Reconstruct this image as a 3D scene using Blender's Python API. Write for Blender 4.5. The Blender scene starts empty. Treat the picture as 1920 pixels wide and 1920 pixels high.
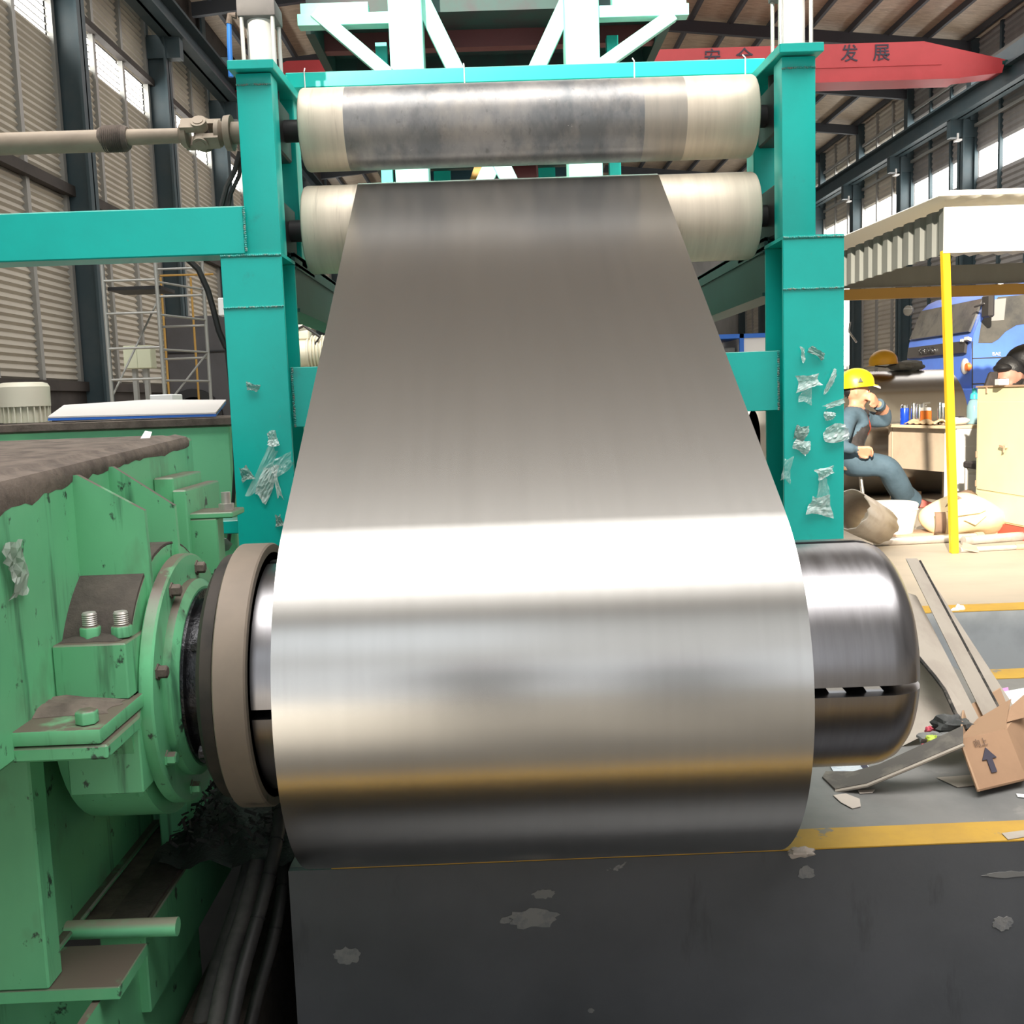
import bpy, bmesh, math, random
from mathutils import Vector, Matrix
random.seed(7)
C = bpy.context.scene.collection
scn = bpy.context.scene
# ------------------------------------------------------------------ camera
F = 1900.0; H = 1.07
_p, _r, _y = math.radians(6.4), math.radians(2.0), math.radians(0.7)
fw = Vector((math.sin(_y)*math.cos(_p), math.cos(_y)*math.cos(_p), -math.sin(_p)))
r0 = fw.cross(Vector((0, 0, 1))).normalized(); u0 = r0.cross(fw)
rt = r0*math.cos(_r) - u0*math.sin(_r); up = r0*math.sin(_r) + u0*math.cos(_r)
CAM = Vector((0, 0, H))
cd = bpy.data.cameras.new('camera'); cam = bpy.data.objects.new('camera', cd); C.objects.link(cam)
cd.sensor_width = 36; cd.lens = F/1920*36; cd.clip_start = 0.05; cd.clip_end = 300
m = Matrix((rt, up, -fw)).transposed().to_4x4(); m.translation = CAM; cam.matrix_world = m
scn.camera = cam
# ------------------------------------------------------------------ world, lamps, exposure
w = bpy.data.worlds.new('world'); scn.world = w; w.use_nodes = True
bg = w.node_tree.nodes['Background']; bg.inputs[0].default_value = (0.86, 0.93, 1.0, 1); bg.inputs[1].default_value = 1.0
vs = scn.view_settings; vs.view_transform = 'Standard'; vs.look = 'None'; vs.gamma = 1; vs.use_curve_mapping = False
vs.exposure = 0.0
def area(name, loc, rot, sx, sy, power, col=(1, 1, 1)):
    l = bpy.data.lights.new(name, 'AREA'); l.shape = 'RECTANGLE'; l.size = sx; l.size_y = sy; l.energy = power; l.color = col
    o = bpy.data.objects.new(name, l); C.objects.link(o); o.location = loc; o.rotation_euler = rot; return o
area('overhead_fill_core', (2.5, -0.7, 13.0), (0, 0, 0), 22, 7.2, 3500, (1, 0.985, 0.96))  # assumed overhead daylight: an added lamp below unbroken roofing, whitens the coil's upper band
area('overhead_fill_wide', (2.5, -1.8, 13.1), (0, 0, 0), 22, 14, 1000, (1, 0.985, 0.96))  # second added lamp, wider and weaker, so that overhead glow fades outward
area('door_fill', (1.5, -12.5, 2.6), (math.radians(90), 0, 0), 16, 5.4, 85, (1.0, 0.95, 0.92))  # added lamp just inside an assumed, unseen door opening
area('rear_fill', (1.5, -13.6, 9.4), (math.radians(90), 0, 0), 20, 7.2, 220, (0.94, 0.98, 1.0))  # added unseen fill lamp that brightens the coil's reflections
area('forward_fill', (6.5, 29, 13.2), (0, 0, 0), 22, 26, 3300, (1, 0.97, 0.93))  # added lamp under the closed roof, brightens the walls ahead
SUN = Vector((0.30, 0.80, -0.32)).normalized()
sl = bpy.data.lights.new('sun', 'SUN'); sl.energy = 11; sl.angle = math.radians(1.2); sl.color = (1, 0.90, 0.74)
so = bpy.data.objects.new('sun', sl); C.objects.link(so); so.rotation_euler = SUN.to_track_quat('-Z', 'Y').to_euler(); so.location = (-4, -12, 20)

# ------------------------------------------------------------------ helpers
def ray(px, py): return fw*F + rt*(px-960) - up*(py-960)
def P(px, py, Y):
    d = ray(px, py); return CAM + d*(Y/d.y)
def Zp(px, py, z=0.0):
    d = ray(px, py); return CAM + d*((z-H)/d.z)
def Xp(px, py, x):
    d = ray(px, py); return CAM + d*(x/d.x)
XF = [1.0]                                     # scale of the uncoiler group about the eye height
class MB:
    def __init__(s): s.v = []; s.f = []; s.mi = []; s.k = 0
    def add(s, vs_, fs):
        n = len(s.v); s.v += [tuple(v) for v in vs_]
        s.f += [tuple(i+n for i in f) for f in fs]; s.mi += [s.k]*len(fs); return s
    def hexa(s, p):                            # 4 bottom ccw, 4 top ccw
        return s.add(p, [(3,2,1,0),(4,5,6,7),(0,1,5,4),(1,2,6,5),(2,3,7,6),(3,0,4,7)])
    def box(s, x0, x1, y0, y1, z0, z1):
        return s.hexa([(x0,y0,z0),(x1,y0,z0),(x1,y1,z0),(x0,y1,z0),(x0,y0,z1),(x1,y0,z1),(x1,y1,z1),(x0,y1,z1)])
    def bar(s, a, b, wd, hd, upv=(0,0,1)):     # box beam from a to b
        a = Vector(a); b = Vector(b); d = (b-a).normalized(); upv = Vector(upv)
        sd = d.cross(upv)
        if sd.length < 1e-4: sd = d.cross(Vector((0,1,0)))
        sd.normalize(); u = sd.cross(d)
        q = [a-sd*wd/2-u*hd/2, a+sd*wd/2-u*hd/2, b+sd*wd/2-u*hd/2, b-sd*wd/2-u*hd/2]
        return s.hexa(q + [p+u*hd for p in q])
    def ext(s, poly, off):                     # extrude a planar polygon by a vector
        off = Vector(off); n = len(poly); p = [Vector(q) for q in poly]
        nrm = Vector((0,0,0))
        for i in range(n): nrm += p[i].cross(p[(i+1) % n])
        if nrm.dot(off) > 0: p = p[::-1]
        fs = [tuple(range(n)), tuple(range(2*n-1, n-1, -1))]
        fs += [(i, i+n, (i+1) % n+n, (i+1) % n) for i in range(n)]
        fs = [f[::-1] if k > 1 else f for k, f in enumerate(fs)]
        return s.add(p + [q+off for q in p], [f[::-1] if k > 1 else f for k, f in enumerate(fs)])
    def lathe(s, o, d, prof, n=24, a0=0.0, a1=None):   # prof of (t along d, radius)
        o = Vector(o); d = Vector(d).normalized()
        e = Vector((0,0,1)) if abs(d.z) < .9 else Vector((0,1,0))
        e1 = (e - d*e.dot(d)).normalized(); e2 = d.cross(e1)
        full = a1 is None; a1 = a0+2*math.pi if full else a1
        m_ = n if full else n+1; vs_ = []
        for t, r in prof:
            for i in range(m_):
                a = a0+(a1-a0)*i/n; vs_.append(o+d*t+(e1*math.cos(a)+e2*math.sin(a))*r)
        fs = []
        for j in range(len(prof)-1):
            for i in range(n):
                k = (i+1) % m_; fs.append((j*m_+i, j*m_+k, (j+1)*m_+k, (j+1)*m_+i))
        if full:
            if prof[0][1] > 1e-6: fs.append(tuple(range(m_-1, -1, -1)))
            if prof[-1][1] > 1e-6: fs.append(tuple(range((len(prof)-1)*m_, len(prof)*m_)))
        return s.add(vs_, fs)
    def cyl(s, a, b, r, r2=None, n=16):
        a = Vector(a); b = Vector(b); return s.lathe(a, b-a, [(0, r), ((b-a).length, r if r2 is None else r2)], n)
    def tube(s, pts, r, n=8):
        pts = [Vector(p) for p in pts]; vs_ = []; N = len(pts); e1 = None
        for i, p in enumerate(pts):
            d = (pts[min(i+1, N-1)]-pts[max(i-1, 0)]).normalized()
            if e1 is None: e1 = d.orthogonal().normalized()
            e1 = (e1-d*e1.dot(d)).normalized(); e2 = d.cross(e1)
            rr = r[i] if isinstance(r, (list, tuple)) else r
            vs_ += [p+(e1*math.cos(2*math.pi*k/n)+e2*math.sin(2*math.pi*k/n))*rr for k in range(n)]
        fs = [(i*n+k, i*n+(k+1) % n, (i+1)*n+(k+1) % n, (i+1)*n+k) for i in range(N-1) for k in range(n)]
        fs += [tuple(range(n-1, -1, -1)), tuple(range((N-1)*n, N*n))]
        return s.add(vs_, fs)
    def grid(s, fn, nu, nv):
        vs_ = [fn(u/nu, v/nv) for v in range(nv+1) for u in range(nu+1)]
        return s.add(vs_, [(v*(nu+1)+u, v*(nu+1)+u+1, (v+1)*(nu+1)+u+1, (v+1)*(nu+1)+u) for v in range(nv) for u in range(nu)])
    def ball(s, c, rx, ry=None, rz=None, n=16, m_=10):
        ry = ry or rx; rz = rz or rx; c = Vector(c); vs_ = [c+Vector((0,0,-rz))]
        for j in range(1, m_):
            t = -math.pi/2+math.pi*j/m_
            vs_ += [c+Vector((rx*math.cos(t)*math.cos(2*math.pi*i/n), ry*math.cos(t)*math.sin(2*math.pi*i/n), rz*math.sin(t))) for i in range(n)]
        vs_.append(c+Vector((0,0,rz))); fs = [(0, 1+(i+1) % n, 1+i) for i in range(n)]
        for j in range(m_-2): fs += [(1+j*n+i, 1+j*n+(i+1) % n, 1+(j+1)*n+(i+1) % n, 1+(j+1)*n+i) for i in range(n)]
        b = 1+(m_-2)*n; fs += [(b+i, b+(i+1) % n, len(vs_)-1) for i in range(n)]
        return s.add(vs_, fs)
    def build(s, name, mats, parent=None, bev=0, smooth=True, thick=0, recalc=False, seg=1, ang=32):
        k = XF[0]
        vv = [Vector(v) for v in s.v]
        if k != 1: vv = [CAM+(v-CAM)*k for v in vv]
        root = parent
        while root is not None and root.parent is not None: root = root.parent
        off = Vector(root.location) if root is not None else Vector((0,0,0))
        if root is None and vv:
            lo = [min(v[i] for v in vv) for i in range(3)]; hi = [max(v[i] for v in vv) for i in range(3)]
            off = Vector(((lo[0]+hi[0])/2, (lo[1]+hi[1])/2, lo[2]))
        me = bpy.data.meshes.new(name); me.from_pydata([v-off for v in vv], [], s.f)
        mats = mats if isinstance(mats, (list, tuple)) else [mats]
        for q in mats: me.materials.append(q)
        me.polygons.foreach_set('material_index', s.mi)
        if bev or recalc:
            bm = bmesh.new(); bm.from_mesh(me)
            if recalc: bmesh.ops.recalc_face_normals(bm, faces=bm.faces)
            if bev:
                es = [e for e in bm.edges if len(e.link_faces) == 2 and e.calc_face_angle(0) > 0.6]
                bmesh.ops.bevel(bm, geom=es, offset=bev, segments=seg, affect='EDGES', profile=0.6)
            bm.to_mesh(me); bm.free()
        if smooth:
            me.polygons.foreach_set('use_smooth', [True]*len(me.polygons)); me.set_sharp_from_angle(angle=math.radians(ang))
        o = bpy.data.objects.new(name, me); C.objects.link(o)
        if parent is not None: o.parent = parent
        else: o.location = off
        if thick:
            md = o.modifiers.new('s', 'SOLIDIFY'); md.thickness = thick; md.offset = 0
        return o
def tag(o, label, cat, group=None, kind=None):
    if label: o['label'] = label
    if cat: o['category'] = cat
    if group: o['group'] = group
    if kind: o['kind'] = kind
    return o
def thing(name, loc, label, cat, group=None):
    o = bpy.data.objects.new(name, None); C.objects.link(o); o.location = loc; o.empty_display_size = .1
    return tag(o, label, cat, group)
def struct(o): o['kind'] = 'structure'; return o
def copy_tree(o, parent=None):
    c = o.copy(); C.objects.link(c); c.parent = parent
    for ch in list(o.children): copy_tree(ch, c)
    return c
_fonts = {}
def text_part(name, body, mat, o, ex, ez, size, parent, depth=0.002, cond=1.0, bold=0.0):
    # lettering standing at o, running along ex with its tops towards ez
    cu = bpy.data.curves.new(name, 'FONT'); cu.body = body; cu.size = size; cu.extrude = depth; cu.offset = size*bold; cu.align_x = 'CENTER'; cu.align_y = 'CENTER'; cu.resolution_u = 3
    t = bpy.data.objects.new(name, cu); C.objects.link(t)
    dg = bpy.context.evaluated_depsgraph_get(); me = bpy.data.meshes.new_from_object(t.evaluated_get(dg))
    bpy.data.objects.remove(t)
    ex = Vector(ex).normalized(); ez = Vector(ez).normalized(); en = ex.cross(ez)
    root = parent
    while root.parent is not None: root = root.parent
    M = Matrix((ex*cond, ez, en)).transposed().to_4x4(); M.translation = Vector(o)-Vector(root.location)
    me.transform(M); me.materials.clear(); me.materials.append(mat); me.name = name
    ob = bpy.data.objects.new(name, me); C.objects.link(ob); ob.parent = parent; return ob

# ------------------------------------------------------------------ materials
def mat(name, col, rough=.5, metal=0.0, col2=None, sc=5.0, thr=(.45, .65), st=(1, 1, 1), bump=0.0, bsc=None, dust=None, spec=.5, rvar=0.0, emit=None, alpha=1.0, trans=0.0, layers=(), detail=5, aniso=0.0, ior=None):
    M = bpy.data.materials.new(name); M.use_nodes = True; nt = M.node_tree; N = nt.nodes; L = nt.links
    b = N['Principled BSDF']; b.inputs['Roughness'].default_value = rough; b.inputs['Metallic'].default_value = metal
    b.inputs['Specular IOR Level'].default_value = spec; b.inputs['Base Color'].default_value = (*col, 1)
    if alpha < 1: b.inputs['Alpha'].default_value = alpha
    if trans: b.inputs['Transmission Weight'].default_value = trans
    if ior: b.inputs['IOR'].default_value = ior
    if emit: b.inputs['Emission Color'].default_value = (*emit[0], 1); b.inputs['Emission Strength'].default_value = emit[1]
    tc = N.new('ShaderNodeTexCoord'); cur = None
    def noise(scale, stretch, off=0.0, det=detail):
        mp = N.new('ShaderNodeMapping'); mp.inputs['Scale'].default_value = stretch; mp.inputs['Location'].default_value = (off, off*1.7, off*.6)
        L.new(tc.outputs['Object'], mp.inputs[0]); n = N.new('ShaderNodeTexNoise'); n.inputs['Scale'].default_value = scale
        n.inputs['Detail'].default_value = det; n.inputs['Roughness'].default_value = .62; L.new(mp.outputs[0], n.inputs[0]); return n.outputs[0]
    def mixc(fac, a, bcol):
        mx = N.new('ShaderNodeMix'); mx.data_type = 'RGBA'; L.new(fac, mx.inputs[0])
        if a is None: mx.inputs[6].default_value = (*col, 1)
        else: L.new(a, mx.inputs[6])
        mx.inputs[7].default_value = (*bcol, 1); return mx.outputs[2]
    def ramp(src, lo, hi, mx=1.0):
        r = N.new('ShaderNodeMapRange'); r.inputs[1].default_value = lo; r.inputs[2].default_value = hi; r.inputs[4].default_value = mx; L.new(src, r.inputs[0]); return r.outputs[0]
    if col2: cur = mixc(ramp(noise(sc, st), *thr), cur, col2)
    for i, (lc, lsc, lst, lo, hi, mx) in enumerate(layers): cur = mixc(ramp(noise(lsc, lst, 3.3*(i+1)), lo, hi, mx), cur, lc)
    if dust:                                   # settled dust lies on whatever faces up
        dc, lo, hi, amt = dust
        g = N.new('ShaderNodeNewGeometry'); sp = N.new('ShaderNodeSeparateXYZ'); L.new(g.outputs['Normal'], sp.inputs[0])
        a1 = ramp(sp.outputs[2], .35, .8); a2 = ramp(noise(7, (1, 1, 1), 9.1), lo, hi, amt)
        mm = N.new('ShaderNodeMath'); mm.operation = 'MULTIPLY'; L.new(a1, mm.inputs[0]); L.new(a2, mm.inputs[1]); cur = mixc(mm.outputs[0], cur, dc)
    if cur is not None: L.new(cur, b.inputs['Base Color'])
    if rvar: L.new(ramp(noise(sc, st, 5.5), .3, .7), (lambda r_: (setattr(r_.inputs[3], 'default_value', rough-rvar), setattr(r_.inputs[4], 'default_value', rough+rvar), L.new(r_.outputs[0], b.inputs['Roughness']), r_.inputs[0])[-1])(N.new('ShaderNodeMapRange')))
    if bump:
        bn = N.new('ShaderNodeBump'); bn.inputs['Strength'].default_value = bump; bn.inputs['Distance'].default_value = .004
        L.new(noise(bsc or sc*3, st, 1.1), bn.inputs['Height']); L.new(bn.outputs[0], b.inputs['Normal'])
    return M
BLK = (.012, .012, .013)
M = {}
M['strip'] = mat('strip_steel', (.61, .595, .57), .25, 1.0, (.575, .56, .535), 3, (.3, .7), (14, .6, .6))
M['mandrel'] = mat('mandrel_steel', (.33, .32, .33), .31, 1.0, (.285, .275, .285), 4, (.35, .7), (16, 1.2, 1.2), rvar=.03, layers=[((.34, .33, .34), 9, (20, .8, .8), .55, .85, .4)])
M['darkcore'] = mat('oily_core', (.02, .019, .02), .35, .6)
M['greasy'] = mat('greasy_black', (.015, .015, .018), .16, .4, (.05, .05, .055), 30, (.5, .7), bump=.6, bsc=60)
M['ring'] = mat('dusty_ring', (.24, .19, .15), .62, .2, (.17, .135, .11), 3, (.4, .7), layers=[((.06, .05, .05), 7, (1, 1, 1), .62, .72, .8)])
M['ringin'] = mat('ring_inner', (.09, .075, .065), .55, .3)
M['plate_brown'] = mat('brown_backplate', (.055, .043, .038), .6, .3, (.03, .025, .024), 8)
DUST = (.125, .098, .078)
G = (.15, .50, .25)
M['green'] = mat('green_paint', G, .42, 0, (.11, .39, .195), 2.2, (.42, .68), (1, 1, .5), bump=.05, bsc=14, dust=(DUST, .28, .42, 1),
    layers=[((.03, .10, .055), 9, (1.6, 1.6, .14), .60, .70, .75), ((.03, .045, .035), 24, (1, 1, .7), .63, .68, .95), ((.10, .09, .065), 4.5, (1, 1, .5), .58, .74, .6), ((.035, .05, .04), 5, (3, 3, .10), .65, .71, .6), ((.28, .05, .03), 6.5, (1, 1, .6), .745, .76, .9), ((.22, .60, .34), 3, (1, 1, .6), .6, .75, .35)])
M['green_lifted'] = mat('green_paint_lifted', (.26, .78, .42), .45, 0, (.21, .68, .36), 3, layers=[((.05, .12, .07), 14, (1, 1, .4), .68, .75, .6)], dust=((.42, .36, .28), .2, .45, .9))  # green lifted past the real paint to stand for sunlight on the housing
M['dirt'] = mat('oily_dirt', (.052, .041, .034), .85, 0, (.08, .064, .052), 22, (.4, .7), bump=.9, bsc=60)
M['dirt_light'] = mat('dry_dirt', (.155, .122, .10), .9, 0, (.085, .066, .055), 16, (.4, .65), bump=.8, bsc=50)
M['chips'] = mat('dark_swarf', (.012, .012, .011), .7, 0, (.07, .068, .062), 40, (.62, .7), bump=1.0, bsc=70)
T = (.004, .53, .46)
M['teal'] = mat('teal_paint', T, .36, 0, (.006, .46, .40), 2.6, (.4, .7), bump=.04, bsc=30, dust=((.30, .32, .27), .3, .6, .7),
    layers=[((.03, .30, .27), 9, (1, 1, 1), .66, .76, .5), ((.12, .42, .38), 34, (1, 1, 1), .72, .76, .5)])
M['teal_sunlit'] = mat('teal_paint_sunlit', (.24, .62, .53), .5, 0, (.30, .68, .60), 4)  # teal lightened in the colour for the sunlit tower front
M['teal_shaded'] = mat('teal_paint_shaded', (.006, .05, .044), .5, 0, (.005, .035, .031), 3)  # darkened copy of the teal; shade on the side rails is painted in
M['weld'] = mat('weld_bead', (.06, .42, .37), .4, 0, (.25, .33, .28), 40, (.5, .6), bump=1, bsc=120)
M['roll_mid'] = mat('roller_grey', (.36, .34, .325), .40, .45, (.20, .205, .21), 5, (.4, .62), (1.4, .8, .8), bump=.08, bsc=60,
    layers=[((.46, .41, .36), 6, (1.4, .8, .8), .50, .70, .7), ((.11, .11, .115), 7, (1.6, 1, 1), .52, .74, .6), ((.13, .125, .12), 26, (1.3, .9, .9), .62, .72, .5), ((.75, .72, .68), 34, (1, 1, 1), .73, .75, .9)])
M['roll_end'] = mat('roller_cream', (.76, .66, .53), .45, .15, (.64, .55, .44), 3, (.35, .7), (9, .6, .6), layers=[((.36, .29, .22), 8, (7, .5, .5), .62, .76, .5)])
M['roll_band'] = mat('roller_band', (.46, .41, .35), .42, .3, (.36, .33, .29), 4, (.4, .7), (6, .7, .7))
M['shaft_dark'] = mat('dark_shaft', (.045, .043, .044), .5, .4)
M['shaft_dusty'] = mat('dusty_shaft', (.33, .265, .20), .65, .1, (.24, .19, .145), 6, (.4, .7), (1, 2, 2), dust=((.5, .42, .33), .2, .5, .7))
M['black'] = mat('black_plastic', BLK, .5)
M['rubber'] = mat('black_rubber', (.022, .021, .021), .55, 0, (.06, .055, .05), 7, (.5, .75))
M['hose_grey'] = mat('dusty_hose', (.085, .08, .075), .7, 0, (.03, .03, .03), 5, (.45, .6))
M['white'] = mat('white_paint', (.80, .80, .78), .4)
M['alu'] = mat('bright_aluminium', (.82, .82, .80), .35, .6)
M['headcap'] = mat('cylinder_head', (.10, .095, .095), .6, .2, (.14, .13, .13), 12)
M['blue_hose'] = mat('blue_hose', (.03, .19, .62), .4)
M['floor_grey'] = mat('grey_floor_paint', (.215, .21, .20), .6, 0, (.155, .155, .15), 3.2, (.4, .7), bump=.12, bsc=30,
    layers=[((.36, .335, .30), 6, (1, 1, 1), .64, .74, .5), ((.09, .09, .09), 9, (1, 1, 1), .68, .76, .6), ((.5, .46, .41), 22, (1, 1, 1), .73, .75, .8)])
M['floor_near'] = mat('near_floor', (.10, .092, .08), .65, 0, (.08, .075, .068), 2)
M['pit'] = mat('pit_wall_paint', (.105, .108, .115), .55, 0, (.078, .081, .086), 2.4, (.4, .7), bump=.15, bsc=24,
    layers=[((.05, .05, .053), 4, (2.4, 1, .5), .64, .74, .7), ((.30, .29, .28), 5.2, (1, 1, 1.6), .735, .745, .8)])
M['floor_tan'] = mat('tan_floor', (.42, .355, .28), .7, 0, (.33, .285, .23), 1.6, (.4, .7), (.5, 1, 1), bump=.1, bsc=20, layers=[((.25, .225, .20), 5, (.6, 1, 1), .66, .78, .5)])
M['yellow_line'] = mat('yellow_floor_paint', (.55, .32, .035), .55, 0, (.43, .25, .04), 5, (.4, .7), layers=[((.21, .20, .18), 9, (1, 1, 1), .635, .66, .9), ((.30, .22, .10), 4, (1, 1, 1), .58, .74, .7)])
M['louvre'] = mat('louvre_sheet', (.52, .485, .41), .6, .0, (.42, .39, .335), .9, (.4, .7), (1, .4, .7))
M['mullion'] = mat('galvanised_post', (.36, .36, .34), .5, .4)
M['column'] = mat('blue_grey_steel', (.045, .075, .088), .5, .1, (.06, .085, .095), 1.5)
M['wall_base'] = mat('brown_base_wall', (.055, .047, .042), .8, 0, (.035, .03, .028), 1.4)
M['wall_panel'] = mat('grey_wall_panel', (.26, .25, .24), .7, 0, (.20, .195, .19), 1, (.4, .6), (1, .5, .2))
M['wall_light'] = mat('light_wall_panel', (.46, .47, .48), .7)
M['pane'] = mat('lit_window_pane', (.9, .92, .95), .3, emit=((1, .97, .92), 9.0))
M['roof'] = mat('foil_roof_lining', (.50, .41, .30), .5, .1, (.35, .28, .21), 3.5, (.35, .65), (.6, 2.2, 1), bump=.8, bsc=5, layers=[((.8, .70, .55), 7, (.7, 2.5, 1), .6, .72, .7)])
M['rafter'] = mat('dark_rafter', (.035, .04, .048), .6)
M['red'] = mat('red_paint', (.48, .048, .055), .45, 0, (.42, .04, .045), .6)
M['ink'] = mat('dark_lettering', (.035, .03, .05), .6)
def pane_glass(name, col, rough=.08, alpha=.5): return mat(name, col, rough, 0, alpha=alpha, spec=.6)
M['corrug'] = mat('corrugated_canopy', (.20, .205, .19), .5, .15, (.16, .165, .155), 2, (.4, .7), (1, 1, .3))
M['fascia'] = mat('white_sheet', (.82, .80, .76), .5)
M['yellow'] = mat('yellow_pole_paint', (.85, .48, .01), .4, 0, (.78, .40, .01), 5)
M['yellow_dull'] = mat('ochre_beam_paint', (.42, .24, .05), .5)
M['truckblue'] = mat('truck_blue', (.085, .18, .60), .35, 0, (.075, .15, .52), 2)
M['glass_dark'] = mat('dark_cab_glass', (.10, .095, .085), .15, 0, (.06, .06, .06), 3)
M['grille'] = mat('black_grille', (.04, .036, .034), .5)
M['orange'] = mat('amber_lens', (.75, .2, .05), .3)
M['clear_lens'] = mat('headlight_lens', (.75, .72, .68), .2, .2)
M['chrome'] = mat('chrome', (.85, .85, .85), .12, 1.0)
M['steel_bright'] = mat('polished_steel', (.8, .8, .8), .2, 1.0)
M['helmet_y'] = mat('yellow_helmet', (.85, .66, .01), .35)
M['helmet_o'] = mat('orange_yellow_helmet', (.72, .37, .015), .35)
M['skin'] = mat('skin', (.60, .30, .19), .55)
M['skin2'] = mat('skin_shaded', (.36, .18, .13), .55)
M['denim'] = mat('blue_grey_workwear', (.075, .125, .17), .8, 0, (.055, .095, .13), 7, bump=.5, bsc=16)
M['vest'] = mat('dark_vest', (.03, .025, .025), .8, 0, (.05, .04, .04), 20)
M['orange_patch'] = mat('orange_trim', (.75, .09, .03), .7)
M['hair'] = mat('black_hair', (.01, .01, .012), .45, bump=.7, bsc=80)
M['shoe'] = mat('red_brown_shoe', (.42, .10, .08), .7)
M['desk'] = mat('tan_desk_board', (.50, .40, .30), .55, 0, (.42, .33, .25), 3)
M['desk_edge'] = mat('pale_wood_edge', (.62, .49, .34), .6)
M['cream'] = mat('cream_cabinet', (.78, .72, .46), .45, 0, (.72, .66, .42), 3, (.4, .7), layers=[((.5, .44, .28), 14, (1, 1, .5), .70, .78, .5)])
M['redbase'] = mat('red_skirting', (.45, .09, .06), .6)
M['bucket'] = mat('white_plastic', (.88, .86, .83), .4)
M['sack'] = mat('sack_cloth', (.72, .58, .36), .85, 0, (.62, .48, .29), 5, (.4, .7), bump=.5, bsc=20)
M['sack_dark'] = mat('brown_cloth', (.20, .125, .085), .85, bump=.5, bsc=25)
M['card'] = mat('brown_cardboard', (.36, .215, .125), .8, 0, (.32, .19, .11), 6)
M['card_in'] = mat('cardboard_inside', (.42, .265, .16), .8)
M['card_grey'] = mat('grey_board', (.42, .37, .31), .8, 0, (.36, .31, .26), 6)
M['card_dark'] = mat('charred_board_edge', (.03, .028, .025), .9, 0, (.15, .13, .11), 25, (.5, .65))
M['card_worn'] = mat('worn_dark_board', (.10, .09, .08), .85, 0, (.20, .18, .15), 8)
M['paper'] = mat('white_paper', (.78, .78, .76), .7)
M['paper_print'] = mat('printed_paper', (.55, .60, .64), .6, 0, (.35, .42, .5), 40, (.55, .6), (1, 3, 1))
M['dustpaper'] = mat('trodden_paper', (.55, .48, .42), .8)
M['pink'] = mat('pink_paper', (.80, .30, .62), .6)
M['lime'] = mat('lime_scrap', (.48, .62, .08), .6)
M['pinkscrap'] = mat('red_pink_scrap', (.65, .10, .14), .6)
M['rag'] = mat('dark_grey_rag', (.06, .062, .06), .85, 0, (.13, .13, .125), 14, bump=.6, bsc=30)
M['rag2'] = mat('mid_grey_rag', (.20, .20, .19), .85, bump=.6, bsc=30)
M['galv'] = mat('galvanised_pipe', (.62, .60, .57), .4, .6, (.5, .46, .42), 9)
M['motorcream'] = mat('cream_motor', (.62, .58, .47), .5)
M['boxcream'] = mat('pale_box', (.58, .60, .44), .5)
M['bluesheet'] = mat('blue_face', (.03, .16, .62), .5)
M['paletop'] = mat('pale_sheet', (.70, .66, .63), .6)
M['brownwall'] = mat('dark_grey_panel', (.075, .072, .075), .7, 0, (.055, .05, .05), 1)
M['tape'] = mat('clear_tape', (.75, .85, .82), .12, 0, alpha=.30, spec=.8)
M['tape_w'] = mat('milky_tape', (.78, .85, .81), .18, 0, (.60, .72, .68), 60, (.45, .55), alpha=.66, spec=.6)
M['tape_d'] = mat('grimy_tape', (.32, .36, .32), .4, 0, alpha=.7)
M['flask_blue'] = mat('blue_flask', (.01, .06, .55), .25, .2)
M['amber'] = mat('amber_liquid', (.62, .17, .03), .12)
M['teal_cap'] = mat('cyan_cap', (.05, .55, .62), .4)
M['bottle'] = mat('pale_blue_bottle', (.25, .42, .47), .12, alpha=.75)
M['glove'] = mat('tan_glove', (.55, .40, .24), .9, bump=.5, bsc=30)
M['stoolwood'] = mat('stool_wood', (.30, .18, .11), .6)
M['plank'] = mat('brown_plank', (.45, .30, .20), .7)
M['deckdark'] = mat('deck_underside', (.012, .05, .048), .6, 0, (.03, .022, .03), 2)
M['maroon'] = mat('maroon_beam', (.12, .03, .035), .6)
M['beamblue'] = mat('blue_grey_beam', (.04, .10, .15), .6)
# ================================================================== setting
f = MB()
f.box(-.52, 26, 2.27, 3.67, -1.7, 0); f.box(-14, -.52, 3.12, 3.67, -1.7, 0); f.box(-14, 1.7, 3.67, 4.66, -1.7, 0)
f.k = 1; f.box(-14, 26, 4.66, 76, -1.7, 0)
f.k = 2; f.box(-14, 26, -14, 1.25, -.46, -.4); f.k = 3; f.box(-14, 26, -14, 1.249, -1.7, -.46); f.box(-14, 26, 1.25, 2.27, -1.75, -1.6); f.box(-14, -.52, 2.27, 3.12, -1.75, -1.6); f.k = 0; f.box(1.7, 26, 3.67, 4.66, -1.75, -.9)
struct(f.build('floor', [M['floor_grey'], M['floor_tan'], M['floor_near'], M['pit']], smooth=False))
wp = struct(MB().box(-.52, 26, 2.25, 2.27, -1.6, -.001).build('wall_pit', M['pit'], smooth=False))
M['peeled'] = mat('peeled_paint', (.24, .235, .225), .8, 0, (.20, .20, .20), 40, (.45, .55), bump=.6, bsc=60)
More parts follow.
